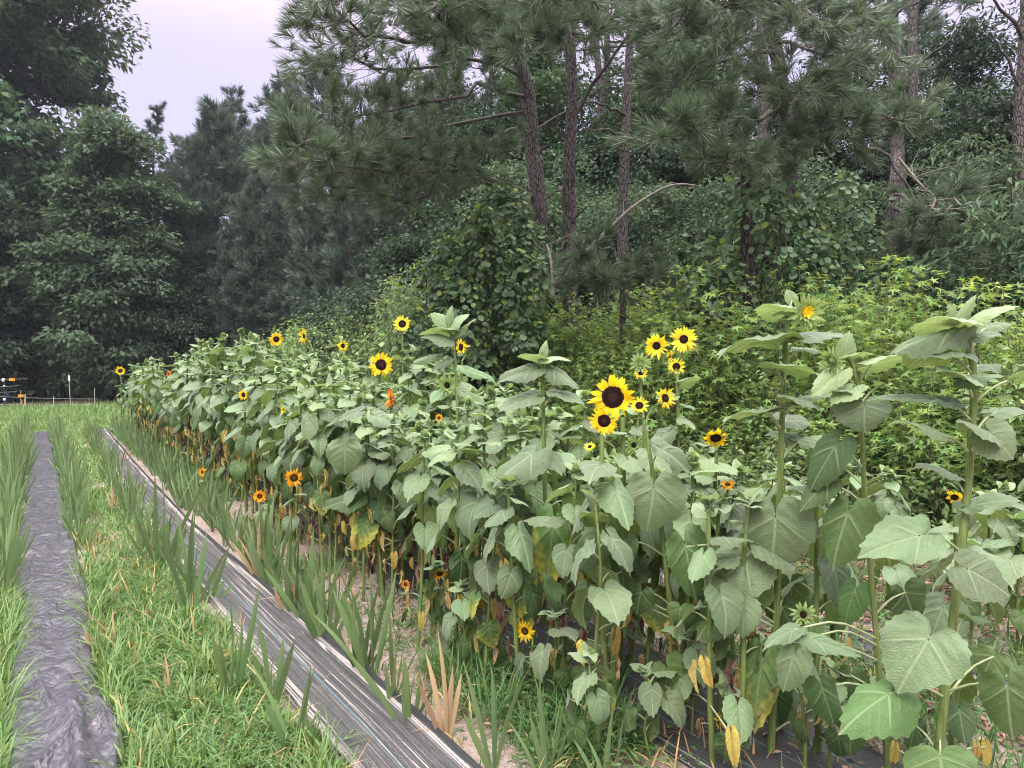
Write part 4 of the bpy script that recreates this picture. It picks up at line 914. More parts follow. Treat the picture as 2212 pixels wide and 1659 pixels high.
def head_meshes(kind):
    HV[0] += 1; kk = kind; kind = kind + str(HV[0] % 4)
    if kind not in HEADM:
        r = np.random.default_rng(len(kind) * 13 + ord(kind[0]) + HV[0]); pm, dm, rd = KINDS[kk]; rd *= r.uniform(.9, 1.1)
        b = MB(); b.add(*disc_geo(rd * 1.04, .13)); disc = b.mesh('disc', M[dm])
        b = MB(); v, f, uv = petal_geo(r, 19, rd * .86, 1.06, .105, .12); b.add(v, f, uv); v, f, uv = petal_geo(r, 18, rd * .84, .98, .10, .30); b.add(v, f, uv); pet = b.mesh('petals', M[pm])
        b = MB(); v, f, uv = bract_geo(r, [(16, rd * .7, .52, 10, -.10), (13, rd * .5, .5, -8, -.15)]); b.add(v, f, uv)
        v, f, uv = disc_geo(rd * 1.0, -.22); b.add(v + [0, 0, -.02], f[:, ::-1], uv); HEADM[kind] = (disc, pet, b.mesh('bracts', M['calyx']))
    return HEADM[kind]
def bud_mesh(kind):
    key = 'bud' + kind
    if key not in HEADM:
        r = np.random.default_rng(77 + len(kind)); b = MB()
        rr = [(14, .40, .85, 12, -.12), (14, .44, .80, 38, .02), (12, .38, .55, 66, .10)] + ([] if kind != 'closed' else [(9, .28, .45, 88, .16)])
        v, f, uv = bract_geo(r, rr, .17); b.add(v, f, uv); v, f, uv = disc_geo(.5, -.38); b.add(v + [0, 0, .05], f[:, ::-1], uv)
        c = MB(); v, f, uv = disc_geo(.30, .10); c.add(v + [0, 0, .12], f, uv)
        if kind == 'opening': v, f, uv = petal_geo(r, 20, .12, .40, .06, 1.0); c.add(v + [0, 0, .08], f, uv)
        HEADM[key] = (b.mesh('bracts', M['calyx']), c.mesh('disc', M['petal' if kind == 'opening' else 'disc_dark' if kind == 'dark' else 'calyx']))
    return HEADM[key]
def facing(P, yaw=0, pitch=-4):
    d = EYE - P; a = math.atan2(d[1], d[0]) - R(-yaw) ; e_ = R(pitch)   # yaw > 0 turns the face towards the right of the picture
    return np.array([cos(a) * cos(e_), sin(a) * cos(e_), sin(e_)])
def add_head(root, base, P, N, diam, kind, label=None, squash=1.0):
    up = np.array([0, 0, 1.0]); x = unit(np.cross(up, N)); y = np.cross(N, x); m = np.eye(4); r = diam / 2
    m[:3, 0] = x * r; m[:3, 1] = y * r; m[:3, 2] = N * r; m[:3, 3] = np.asarray(P) - base
    if kind in ('closed', 'dark', 'opening'):
        br, ds = bud_mesh(kind); h = child('flower_bud', br, root, mat=m); KIDS.setdefault(root.name, []).append(h); child('disc', ds, h)
    else:
        ds, pt, br = head_meshes(kind); h = child('flower_head', ds, root, mat=m); KIDS.setdefault(root.name, []).append(h); child('petals', pt, h); child('bracts', br, h)
    if label: h['label'] = label
    return h

GA = 2.39996
def sunflower(rng, base, stem_pts, r, label, group=None, heads=(), specs=(), D0=None, auto=True, zlo=0.2, zhi=1.0, dens=10.5, size=1.0, stem_mat='stem', merged=False, topbud=None, yellow=1.0, topleaves=7, name='sunflower'):
    """stem_pts: world points from the ground up. heads: (P, N, diameter, kind). specs: placed leaves"""
    base = np.asarray(base, float); root = tag(empty(name, tuple(base)), label, 'sunflower', group)
    sp = bez(np.array(stem_pts) - base, 16); zz = sp[:, 2]; H = zz[-1]
    st = MB(); tube(st, sp, r * np.linspace(1.15, .62, 16), 9)
    def sat(z): return np.array([np.interp(z, zz, sp[:, j]) for j in range(3)])
    LV = []
    def leaf(p0, p1, fwd, nrm, L, shape, mat, Wd=None):
        if hides(base + p1 + unit(fwd) * L * .5, L): return
        m_ = (p0 + p1) / 2 + np.array([0, 0, .10 * np.linalg.norm(p1 - p0)])
        tube(st, bez([p0, m_, p1], 6), np.linspace(.0052, .0032, 6) * (.6 + .4 * size) * (.5 if shape == 'dead' else 1), 5, 1)
        LV.append((p1, fwd, nrm, L, Wd or L, shape, mat))
    for (q0, q1, q2, Wd, L, nrm, shape, mat) in specs: leaf(q0 - base, q1 - base, q2, nrm, L, shape, mat, Wd)
    if auto:
        n = int(H * dens); ph = rng.random() * 6.28
        for i in range(n):
            t = zlo + (zhi - zlo) * (i + rng.uniform(-.2, .2)) / max(1, n - 1); t = min(max(t, .05), .985); a = ph + i * GA + rng.normal(0, .25)
            out_ = np.array([cos(a), sin(a), 0]); p0 = sat(t * H)
            L = size * np.interp(t, [0, .3, .5, .75, .92, 1], [.10, .135, .20, .21, .14, .08]) * rng.uniform(.8, 1.2)
            dr = R(np.interp(t, [0, .35, .55, .75, .9, 1], [80, 76, 58, 34, 6, -35]) + rng.normal(0, 12))
            pl = L * np.interp(t, [0, .5, .8, 1], [.65, .65, .5, .25]) * rng.uniform(.8, 1.2)
            pe = R(np.interp(t, [0, .4, .8, 1], [10, 28, 38, 55])); p1 = p0 + pl * (out_ * cos(pe) + np.array([0, 0, sin(pe)]))
            fw = out_ * cos(dr) - np.array([0, 0, sin(dr)]); nr = out_ * sin(dr) + np.array([0, 0, cos(dr)]); nr = unit(nr + rng.normal(0, .22, 3)); fw = unit(fw + rng.normal(0, .12, 3))
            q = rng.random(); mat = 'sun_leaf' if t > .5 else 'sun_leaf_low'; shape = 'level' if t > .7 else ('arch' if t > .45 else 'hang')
            if t > .88: mat = 'sun_leaf_young'; shape = 'up' if rng.random() < .5 else 'level'
            if t < .38:
                if q < .46 * yellow: mat = 'sun_leaf_dead' if q < .30 else 'sun_leaf_tan'; shape = 'dead'; L *= .95; fw = unit(fw * .2 - np.array([0, 0, 1]))
                elif q < .84 * yellow: mat = 'sun_leaf_yellow'; shape = 'wilt'; L *= .85; fw = unit(fw * .3 - np.array([0, 0, 1]))
                elif q < .88 * yellow: mat = 'sun_leaf_tip'
            elif t < .52:
                if q < .14 * yellow: mat = 'sun_leaf_yellow'; shape = 'wilt'; L *= .8
                elif q < .36 * yellow: mat = 'sun_leaf_tip'
            leaf(p0, p1, fw, nr, L, shape, mat, L * rng.uniform(.85, 1.1))
        for i in range(topleaves):                                    # young leaves round the tip
            a = ph + i * GA * 1.3; el = R(rng.uniform(25, 72)); out_ = np.array([cos(a), sin(a), 0]); fw = out_ * cos(el) + np.array([0, 0, sin(el)]); nr = -out_ * sin(el) + np.array([0, 0, cos(el)])
            LV.append((sat(H * (.97 + .03 * i / 7)), fw, nr, size * rng.uniform(.06, .12), size * rng.uniform(.045, .08), 'up', 'sun_leaf_young'))
    for P, N, dm, kd in heads:
        P = np.asarray(P); bk = P - base - N * dm * .10
        j = sp[-1] if np.linalg.norm(bk - sp[-1]) < .14 else sat(max(.3 * H, min(bk[2] - np.linalg.norm((bk - sp[-1])[:2]) * .9 - .06, H * .97)))
        tube(st, bez([j, j * .4 + bk * .6 + np.array([0, 0, .02]) - N * .05 - (np.array([0, 0, .02])), bk], 7), np.linspace(r * .62, max(.005, dm * .045), 7), 7)
    st.build('stem', [M[stem_mat], M['petiole' if stem_mat == 'stem' else 'stem_dark']], root)
    if merged:
        mats = ['sun_leaf', 'sun_leaf_low', 'sun_leaf_young', 'sun_leaf_tip', 'sun_leaf_yellow', 'sun_leaf_dead', 'sun_leaf_tan']; b = MB()
        for p1, fw, nr, L, Wd, shape, mat in LV:
            V, f, uv = dead_geo(rng, 4, 9) if shape == 'dead' else leaf_geo(rng, 4, 13, SHAPES[shape][0] * rng.uniform(.7, 1.3), SHAPES[shape][1], .04, .2 if shape == 'wilt' else .47)
            m = basis(p1, fw, nr, L, Wd); b.add(V @ m[:3, :3].T + m[:3, 3], f, uv, mats.index(mat))
        b.build('leaves', [M[q] for q in mats], root)
    else:
        for p1, fw, nr, L, Wd, shape, mat in LV:
            o = child('leaf', leaf_mesh(shape, mat, int(rng.integers(6))), root, mat=basis(p1, fw, nr, L, Wd))
            if mat == 'sun_leaf_yellow': o['label'] = 'yellowed withering leaf'
            elif mat in ('sun_leaf_dead', 'sun_leaf_tan'): o['label'] = 'dry brown shrivelled leaf'
            elif mat == 'sun_leaf_tip': o['label'] = 'green leaf with yellowing rim'
    for P, N, dm, kd in heads: add_head(root, base, P, N, dm, kd)
    if topbud: add_head(root, base, base + sp[-1] + np.array([0, 0, .015]), unit(np.array([rng.normal(0, .4), rng.normal(0, .4), 1])), topbud, 'closed')
    return root
def stem_line(rng, P, lean=0.05, hook=None):
    P = np.asarray(P, float); b0 = np.array([P[0] + rng.normal(0, lean), P[1] + rng.normal(0, lean), 0.0])
    return b0, [b0 - [0, 0, .05], b0 + (P - b0) * .35 + [rng.normal(0, .012), rng.normal(0, .012), 0], b0 + (P - b0) * .7 + [rng.normal(0, .015), rng.normal(0, .015), 0], P]

rf = np.random.default_rng(51)
HEADS = []
def hides(c, L):
    """the picked blooms stand clear of other leaves"""
    D = depth(c)
    if D < .3: return False
    u, v = pix(c)
    for hu, hv, hr, hd in HEADS:
        if D < hd + .03 and math.hypot(u - hu, v - hv) < hr + .42 * L * F / D: return True
    return False
# plants in flower. each: label, X of the row, stem tip (u, v) or None, heads (u, v, diameter px, yaw, pitch, kind)
FL = [
 ('sunflower with twin lemon-yellow blooms held high above a smaller one', 3.05, (1463, 800), [(1477, 733, 56, -5, 0, 'lemon'), (1418, 747, 54, 12, -8, 'lemon'), (1461, 792, 36, 4, 6, 'small'), (1446, 770, 30, 70, 0, 'lemon')]),
 ('sunflower bearing the largest bloom with a broad dark brown disc', 2.25, (1345, 900), [(1324, 858, 94, -8, -4, 'broad')]),
 ('sunflower whose golden bloom hangs just under the largest bloom', 2.05, (1300, 935), [(1305, 909, 62, -4, -6, 'gold')]),
 ('sunflower with three small half-open blooms and spiky buds', 2.60, (1392, 905), [(1381, 876, 38, 2, 25, 'small'), (1437, 860, 44, 40, 14, 'gold'), (1384, 806, 30, 5, 35, 'small'), (1383, 785, 40, 3, 10, 'closed'), (1369, 961, 36, 0, 0, 'dark')]),
 ('sunflower with golden petals peeping from under a broad leaf', 2.75, (1548, 975), [(1546, 946, 52, 5, -38, 'gold')]),
 ('sunflower with a wide lemon bloom and large dark disc above the grey-green leaves', 3.0, (826, 815), [(823, 788, 54, 6, 8, 'gold')]),
 ('sunflower with a bloom on a tall bare neck, petals curling over its disc', 3.2, (869, 735), [(869, 700, 36, 0, 8, 'small')]),
 ('sunflower with a neat round bloom near the top of the crowded bed', 3.0, (598, 765), [(597, 733, 30, 0, 0, 'gold')]),
 ('sunflower with a bloom seen from the side on a bowed pale neck', 3.2, (680, 740), [(657, 726, 36, -68, -5, 'lemon'), (690, 722, 16, 60, 30, 'closed')]),
 ('sunflower with a half-hidden bloom behind a pale upright leaf', 3.1, (742, 770), [(741, 747, 26, -30, -10, 'lemon')]),
 ('sunflower with yellow petals showing behind the tall leafy tip', 3.25, (998, 780), [(996, 750, 36, -50, 0, 'gold')]),
 ('sunflower with a green bud just opening to show a dark centre', 2.75, (968, 860), [(966, 832, 40, 0, 0, 'dark'), (985, 845, 26, 40, 20, 'closed')]),
 ('sunflower with a purple stem and one edge-on burnt-orange bloom', 2.35, (868, 900), [(845, 862, 44, -78, 6, 'deep')]),
 ('far sunflower with a yellow bloom at the end of the bed', 2.0, (262, 825), [(260, 801, 20, 0, 0, 'gold')]),
 ('sunflower with a small narrow bloom on the sunlit side of the bed', 1.78, (530, 875), [(526, 853, 24, -40, 0, 'gold')]),
 ('sunflower with a tiny sliver of yellow petals among pale leaves', 1.85, (616, 905), [(612, 885, 18, -65, 0, 'lemon')]),
 ('sunflower with a golden-orange bloom low in the bed front', 1.72, (642, 1060), [(635, 1032, 40, -3, 2, 'orange')]),
 ('sunflower with a low orange bloom at the foot of the bed front', 1.70, (568, 1095), [(561, 1072, 28, -5, 0, 'orange')]),
 ('sunflower with a narrow orange bloom above the gladiolus blades', 1.72, (442, 1040), [(437, 1020, 20, -50, 0, 'orange')]),
 ('low sunflower with a bright yellow bloom and greenish disc near the soil', 1.98, (1150, 1400), [(1134, 1363, 46, -22, -2, 'olive')]),
 ('low sunflower with a flat orange bloom facing the sky under the canopy', 2.02, (951, 1262), [(950, 1240, 32, 0, 68, 'orange')]),
 ('low sunflower with a small ragged orange bloom among bare stems', 1.92, (880, 1285), [(876, 1262, 20, -10, 0, 'deep')]),
 ('sunflower with a tiny orange bloom between broad leaves', 2.6, (952, 925), [(948, 903, 18, 10, 0, 'orange')]),
 ('short sunflower with a yellow bloom half behind the thick green stem', 3.05, (2062, 1110), [(2062, 1074, 34, 5, -25, 'gold')]),
 ('low sunflower with a yellow bloom seen edge-on by a yellow leaf', 2.35, (1560, 1585), [(1552, 1557, 36, -72, 0, 'gold')]),
 ('low sunflower topped by a spiky green bud with a dark eye', 2.45, (1737, 1360), [(1735, 1328, 46, 0, 25, 'dark')]),
 ('far sunflower carrying a dark orange flower near the top of the bed', 2.9, (366, 830), [(364, 808, 16, -60, 0, 'deep')]),
 ('sunflower with two lemon petals showing low in the middle of the bed', 2.9, (1280, 1000), [(1274, 965, 26, -20, 50, 'lemon')]),
 ('sunflower with an orange petal fringe lying on a pale leaf', 2.75, (1570, 1075), [(1572, 1047, 30, 0, 60, 'orange')]),
]
occupied = []
for lab, X, tip, hs in FL:
    for q in hs:
        HEADS.append((q[0], q[1], q[2] * .42, depth(at_x(q[0], q[1], X))))
for lab, X, tip, hs in FL:
    T = at_x(*tip, X); b0, sl_ = stem_line(rf, T, .04)
    heads = []
    for (u, v, d, ya, pi_, kd) in hs:
        P = at_x(u, v, X) if abs(u - tip[0]) < 26 else at(u, v, depth(T) + rf.uniform(-.08, .05))
        D = depth(P); heads.append((P - ray(u, v) * 0.0, facing(P, ya, pi_), d * D / F * 1.02, kd))
    H = T[2]; far = b0[1] > 8.5; lowp = H < 1.0
    rad = (.013 if not lowp else .008); big = 'largest' in lab
    sunflower(rf, b0, sl_, rad if not big else .016, lab, heads=heads, zlo=.22, zhi=.93, dens=11 if not lowp else 13, size=.84 if not lowp else .55, merged=far, stem_mat='stem_dark' if 'purple' in lab else 'stem', topleaves=0 if len(hs) else 5, yellow=1.0 if not lowp else .5)
    occupied.append(b0[:2])

# three tall plants close by, leaf by leaf
r6 = lambda x, y: (1415.7 + .36 * x, 530.9 + .36 * y)
rb = lambda x, y: (1415.7 + .36 * x, 1061.8 + .36 * y)
UPV = np.array([0, 0, 1.0])
def hero(label, stem, D, r, leaves, heads, seed, below=()):
    rng = np.random.default_rng(seed); pts = [at(*q, D) for q in stem]; b0 = pts[0].copy(); d = pts[0] - pts[1]; b0 = pts[0] + d * (pts[0][2] / max(.2, -d[2])) if pts[0][2] > .05 else pts[0]; b0[2] = 0
    pl = [b0 - [0, 0, .05]] + [p for p in pts if p[2] > .08]
    zs = np.array([p[2] for p in pl]); sp = []
    for reg, bx, by, tx, ty, wpx, mode, dd, dt, mat in leaves:
        B = at(*reg(bx, by), D - dd); T = at(*reg(tx, ty), D - dd - dt); fw = T - B; L = np.linalg.norm(fw); L = max(L, .05); camv = unit(EYE - B)
        nr = {'f': camv * .8 + UPV * .55, 'u': UPV + camv * .22, 'b': UPV - camv * .30, 't': camv * .45 + UPV * .8}[mode]
        Wd = (wpx * .36 * (D - dd) / F) / .92 if wpx else L
        z0 = min(max(B[2] - .07 - .25 * abs(np.linalg.norm((B - pl[0])[:2])) * .3, .1), zs[-1] - .01)
        p0 = np.array([np.interp(z0, zs, [p[j] for p in pl]) for j in range(3)])
        sh = {'f': 'hang', 'u': 'level', 'b': 'level', 't': 'level'}[mode]
        if mat == YE: sh = 'wilt'; Wd = L * .95
        sp.append((p0, B, fw, Wd, L * 1.06, nr, sh, mat))
    hd = [(at(*reg(x, y), D - dd), facing(at(*reg(x, y), D), ya, pt), px * .36 * D / F, kd) for reg, x, y, px, dd, ya, pt, kd in heads]
    return sunflower(rng, b0, pl, r, label, heads=hd, specs=sp, auto=False)
S, Y_, LO, TP, YE = 'sun_leaf', 'sun_leaf_young', 'sun_leaf_low', 'sun_leaf_tip', 'sun_leaf_yellow'
hero('tall pale-stemmed sunflower with a big spiky bud just showing orange petals',
     [rb(690, 1640), rb(735, 500), r6(750, 1400), r6(762, 1000), r6(780, 600), r6(795, 425)], 2.95, .0135,
     [(r6, 775, 395, 600, 350, 0, 'b', 0, .05, Y_), (r6, 800, 400, 705, 410, 0, 'u', .0, .03, Y_), (r6, 820, 330, 800, 280, 0, 'f', -.03, 0, Y_), (r6, 690, 572, 345, 562, 0, 'b', .02, .10, S), (r6, 872, 542, 1145, 520, 0, 'u', .03, .04, S), (r6, 860, 622, 1030, 612, 0, 'u', -.03, -.02, S),
      (r6, 690, 735, 540, 655, 0, 'u', .0, .05, S), (r6, 720, 735, 1015, 715, 0, 'b', .10, .12, S), (r6, 885, 930, 765, 872, 0, 'u', .10, .10, S), (r6, 870, 925, 1060, 880, 0, 'u', .05, .05, S), (r6, 650, 1000, 385, 985, 0, 'b', .02, .06, S), (r6, 660, 1000, 770, 950, 0, 'u', .05, .05, S),
      (r6, 780, 1050, 950, 1030, 200, 't', -.10, -.02, S), (r6, 605, 1185, 235, 1050, 0, 'u', .06, .10, S), (r6, 850, 1165, 690, 1090, 0, 'u', -.08, -.05, S), (r6, 900, 1160, 1100, 1110, 0, 'u', -.05, -.05, S),
      (rb, 720, 145, 700, 500, 400, 'f', .14, .02, S), (rb, 545, 390, 285, 645, 350, 'f', .08, .02, S), (rb, 440, 645, 250, 860, 260, 'f', .08, .04, LO), (rb, 180, 330, 255, 660, 250, 'f', .10, .02, LO), (r6, 640, 1460, 450, 1340, 230, 't', .05, .03, S),
      (rb, 640, 1030, 590, 1440, 250, 'f', .10, .02, TP), (rb, 760, 690, 870, 900, 200, 'f', -.12, 0, LO), (rb, 480, 700, 500, 850, 60, 'f', .05, 0, YE), (rb, 150, 700, 140, 810, 150, 'f', .06, 0, LO), (rb, 810, 560, 830, 760, 160, 'f', -.15, 0, LO), (rb, 700, 1180, 760, 1480, 180, 'f', -.05, 0, LO), (rb, 880, 1370, 890, 1530, 110, 'f', .05, 0, YE)],
     [(r6, 900, 395, 190, .10, 32, -8, 'opening')], 61)
hero('slender spotted-stemmed sunflower with a drooping green bud and a heart-shaped leaf',
     [rb(1395, 1650), rb(1320, 800), rb(1280, 300), r6(1250, 1400), r6(1235, 1060), r6(1222, 850), r6(1190, 730), r6(1130, 665)], 2.75, .0105,
     [(r6, 1295, 715, 1550, 640, 0, 'b', .02, .06, Y_), (r6, 1140, 660, 1160, 515, 120, 'f', -.02, .02, Y_), (r6, 1165, 665, 1300, 620, 0, 'b', .02, .02, Y_), (r6, 1105, 760, 950, 865, 140, 'f', .10, .05, Y_), (r6, 1160, 870, 1050, 830, 0, 't', .08, .05, Y_), (r6, 1180, 870, 1275, 830, 0, 't', .08, .05, Y_),
      (r6, 1170, 860, 1060, 925, 140, 't', .10, .04, Y_), (r6, 1255, 955, 1270, 1110, 310, 'f', .12, .02, S), (r6, 1080, 1205, 900, 1455, 200, 'f', .05, .02, LO), (r6, 1370, 830, 1310, 790, 0, 'u', -.02, .02, Y_), (r6, 1050, 1300, 1195, 1310, 0, 'u', -.05, .0, S), (r6, 1030, 1430, 870, 1560, 170, 'f', .03, .02, LO),
      (rb, 1155, 130, 1060, 450, 270, 'f', .06, .02, LO), (rb, 1020, 555, 1000, 770, 250, 'f', .10, .02, LO), (rb, 1195, 600, 1110, 810, 150, 'f', -.03, 0, LO), (rb, 1500, 605, 1580, 780, 270, 'f', -.03, 0, LO), (rb, 830, 985, 760, 1210, 190, 'f', .22, .02, S), (rb, 920, 880, 1215, 965, 140, 't', .2, .05, S), (rb, 830, 830, 645, 900, 120, 't', .2, .05, S), (rb, 1000, 1180, 1090, 1440, 180, 'f', .15, .02, LO), (rb, 1170, 1100, 1130, 1260, 160, 'f', -.05, 0, LO), (rb, 1180, 1420, 1170, 1600, 140, 'f', .10, 0, LO)],
     [(r6, 1062, 690, 150, .10, -45, -10, 'closed')], 62)
hero('stout thick-stemmed sunflower with a crown of upright pale young leaves',
     [rb(1690, 1640), rb(1760, 1000), rb(1835, 350), r6(1870, 1500), r6(1900, 1100), r6(1912, 800), r6(1885, 620), r6(1815, 440)], 2.55, .0155,
     [(r6, 1800, 490, 1585, 420, 0, 'b', .05, .08, Y_), (r6, 1870, 470, 2145, 300, 130, 't', .0, .04, Y_), (r6, 1830, 440, 1910, 295, 70, 'f', .02, .02, Y_), (r6, 1800, 440, 1765, 355, 40, 'f', .02, .01, Y_), (r6, 1790, 440, 1790, 350, 35, 'f', .05, .01, Y_), (r6, 1780, 450, 1700, 400, 0, 'u', .06, .02, Y_),
      (r6, 1900, 545, 2095, 520, 130, 't', .05, .05, S), (r6, 1990, 490, 2170, 450, 110, 't', -.10, -.02, S), (r6, 1790, 510, 1420, 580, 120, 't', .08, .12, S), (r6, 1745, 650, 1470, 590, 0, 'b', .02, .08, S), (r6, 1845, 800, 1705, 700, 0, 't', .06, .08, S), (r6, 1855, 800, 2070, 755, 0, 't', .05, .06, S), (r6, 1930, 720, 2060, 690, 0, 'u', -.10, -.05, S),
      (r6, 1725, 940, 1310, 885, 170, 't', .05, .06, S), (r6, 1700, 1130, 1450, 1010, 140, 't', .05, .08, S), (r6, 1790, 1365, 1660, 1540, 400, 'f', .12, .03, S), (r6, 2010, 1120, 2170, 1260, 250, 'f', .10, .04, S), (r6, 1990, 1120, 1850, 1030, 0, 't', .10, .06, S), (r6, 2180, 790, 2330, 700, 0, 'b', .02, .05, S), (r6, 2040, 1000, 2220, 960, 0, 'u', -.06, 0, S), (r6, 1900, 1560, 2180, 1480, 160, 't', .02, .05, S),
      (r6, 1760, 1370, 1560, 1290, 0, 'u', -.02, .02, S),
      (rb, 1585, 265, 1265, 350, 300, 'f', .10, .04, S), (rb, 1870, 465, 2150, 590, 300, 'f', .16, .05, S), (rb, 1640, 885, 1470, 1185, 420, 'f', .20, .04, S), (rb, 1400, 1215, 1125, 1400, 300, 'f', .18, .06, LO), (rb, 2110, 1170, 2160, 1500, 320, 'f', .15, .02, LO), (rb, 1710, 1590, 1760, 1800, 400, 'f', .25, .05, LO), (rb, 1870, 750, 2060, 790, 0, 'b', -.05, .0, LO), (rb, 2030, 990, 1960, 1110, 220, 'f', -.15, 0, LO), (rb, 1560, 1400, 1510, 1560, 120, 'f', -.05, 0, LO), (rb, 1440, 1540, 1430, 1680, 130, 'f', -.08, 0, YE), (rb, 1930, 1530, 1935, 1640, 60, 'f', .02, 0, YE), (rb, 1985, 1530, 1990, 1660, 60, 'f', .02, 0, YE)],
     [], 63)
hero('leafy-topped tall sunflower rising without a flower before the sweetgum thicket',
     [(985, 1330), (990, 1150), (985, 1000), (988, 860), (978, 740), (965, 695)], 4.9, .014,
     [(lambda x, y: (x, y), 970, 715, 905, 705, 0, 'b', 0, .05, Y_), (lambda x, y: (x, y), 965, 700, 935, 675, 0, 'f', 0, .02, Y_), (lambda x, y: (x, y), 968, 700, 975, 662, 55, 'f', 0, .02, Y_), (lambda x, y: (x, y), 975, 705, 1005, 672, 0, 't', 0, .02, Y_), (lambda x, y: (x, y), 985, 720, 1022, 685, 60, 't', 0, .02, S), (lambda x, y: (x, y), 965, 735, 912, 722, 0, 't', .05, .05, S),
      (lambda x, y: (x, y), 1000, 755, 1050, 742, 60, 't', 0, .02, S), (lambda x, y: (x, y), 965, 780, 930, 800, 60, 't', .05, .05, S), (lambda x, y: (x, y), 940, 768, 890, 778, 60, 't', .02, .05, S), (lambda x, y: (x, y), 1010, 800, 1075, 820, 80, 't', .05, .05, S), (lambda x, y: (x, y), 960, 815, 905, 830, 80, 't', .05, .05, S), (lambda x, y: (x, y), 1005, 850, 1060, 880, 90, 't', .10, .05, S), (lambda x, y: (x, y), 960, 880, 900, 905, 90, 't', .08, .05, S), (lambda x, y: (x, y), 1010, 920, 1060, 960, 110, 'f', .05, .02, S), (lambda x, y: (x, y), 960, 960, 930, 1020, 110, 'f', .05, .02, S)], [], 64)
PX = lambda x, y: (x, y)
HPX = lambda w_: w_ / .36
hero('sunflower with broad hanging leaves and one big leaf mottled yellow beside the largest bloom',
     [(1215, 1560), (1200, 1300), (1180, 1120), (1175, 960), (1172, 800), (1170, 760)], 3.75, .013,
     [(PX, 1165, 775, 1120, 760, 0, 'b', 0, .03, Y_), (PX, 1172, 770, 1180, 735, HPX(18), 'f', 0, .01, Y_), (PX, 1178, 775, 1230, 765, 0, 'u', 0, .03, Y_), (PX, 1150, 800, 1070, 815, HPX(60), 't', .02, .06, S), (PX, 1195, 800, 1250, 830, HPX(60), 't', .02, .06, S), (PX, 1150, 860, 1080, 880, HPX(70), 't', .05, .06, S), (PX, 1200, 850, 1262, 860, 0, 'u', .02, .06, S),
      (PX, 1150, 980, 1065, 1040, HPX(95), 't', .15, .08, S), (PX, 1210, 930, 1290, 950, HPX(80), 't', .1, .08, S), (PX, 1195, 1135, 1180, 1275, HPX(95), 'f', .12, .03, TP), (PX, 1120, 1240, 1125, 1335, HPX(85), 'f', .2, .03, TP), (PX, 1105, 1060, 1085, 1120, HPX(60), 'f', .1, .03, LO), (PX, 1090, 1225, 1102, 1280, HPX(24), 'f', .2, .0, YE), (PX, 1140, 1190, 1135, 1260, HPX(26), 'f', .1, .0, YE), (PX, 1240, 1250, 1240, 1310, HPX(50), 'f', .1, 0, TP), (PX, 1240, 1080, 1250, 1130, HPX(50), 'f', .15, 0, LO)], [], 65)
hero('sunflower with wide veined leaves hanging below the small half-open blooms',
     [(1480, 1600), (1450, 1330), (1430, 1150), (1410, 1020), (1395, 930)], 3.25, .013,
     [(PX, 1412, 1052, 1400, 1150, HPX(125), 'f', .15, .03, S), (PX, 1375, 970, 1345, 1030, HPX(70), 't', .1, .03, S), (PX, 1430, 970, 1500, 1010, HPX(70), 't', .1, .03, S), (PX, 1490, 1190, 1525, 1290, HPX(95), 'f', .12, .02, LO), (PX, 1350, 1170, 1345, 1230, HPX(60), 'f', .1, .02, LO), (PX, 1555, 1205, 1520, 1295, HPX(120), 'f', .15, .02, LO), (PX, 1290, 1290, 1285, 1330, HPX(22), 'f', .1, 0, YE), (PX, 1255, 1300, 1258, 1350, HPX(16), 'f', .1, 0, YE), (PX, 1445, 1450, 1490, 1540, HPX(80), 'f', .2, .02, TP), (PX, 1580, 1590, 1590, 1668, HPX(60), 'f', .6, .02, YE), (PX, 1385, 1280, 1370, 1330, HPX(60), 'f', .1, 0, LO)], [], 66)
hero('sunflower with one heart-shaped leaf hanging flat towards the gladiolus rows',
     [(830, 1290), (815, 1150), (800, 1000), (790, 880)], 5.0, .012,
     [(PX, 745, 968, 742, 1028, HPX(75), 'f', .25, .02, S), (PX, 775, 890, 730, 905, HPX(45), 't', .05, .03, S), (PX, 815, 900, 870, 920, HPX(50), 't', .05, .03, S), (PX, 770, 1075, 700, 1090, HPX(70), 't', .1, .03, LO), (PX, 830, 1085, 880, 1130, HPX(70), 'f', .1, .03, LO), (PX, 790, 1130, 760, 1190, HPX(50), 'f', .1, .03, TP), (PX, 920, 1170, 915, 1225, HPX(34), 'f', .2, 0, YE)], [], 67)
occupied += [at(1200, 1300, 3.75)[:2], at(1450, 1330, 3.25)[:2]]
occupied += [at(1690, 1400, 2.95)[:2], at(1890, 1400, 2.75)[:2], at(2050, 1400, 2.55)[:2], at(985, 1200, 4.9)[:2]]

# the crowd of the bed
def cap(x, y, H):
    """neighbours in front of a picked bloom stay below it"""
    d_ = depth((x, y, 1.5))
    for hu, hv, hr, hd in HEADS:
        if d_ < hd + .02:
            u, v = pix((x, y, H))
            if abs(u - hu) < hr + .13 * F / d_:
                zl = at(hu, hv + hr * 2.2, d_)[2]
                if zl > .95 and zl < H: H = zl
    return H
def Hy(y): return float(np.interp(y, [1.2, 2.5, 3.5, 5, 7, 10, 14, 20.5], [1.05, 1.18, 1.36, 1.52, 1.74, 1.92, 1.84, 1.64]))
SP = []
for i in range(9):
    H = [1.62, 1.75, 1.5, 1.85, 1.68, 1.58, 1.8, 1.45, 1.7][i]; T = np.array([rf.normal(0, .05), rf.normal(0, .05), H])
    b0 = np.zeros(3); SP.append((H, sunflower(rf, b0, [b0 - [0, 0, .05], [rf.normal(0, .02), rf.normal(0, .02), H * .4], [rf.normal(0, .03), rf.normal(0, .03), H * .75], T], .014, None, merged=True, zlo=.14, dens=16, size=.90, topbud=.07 if i % 3 == 0 else None, yellow=.9)))
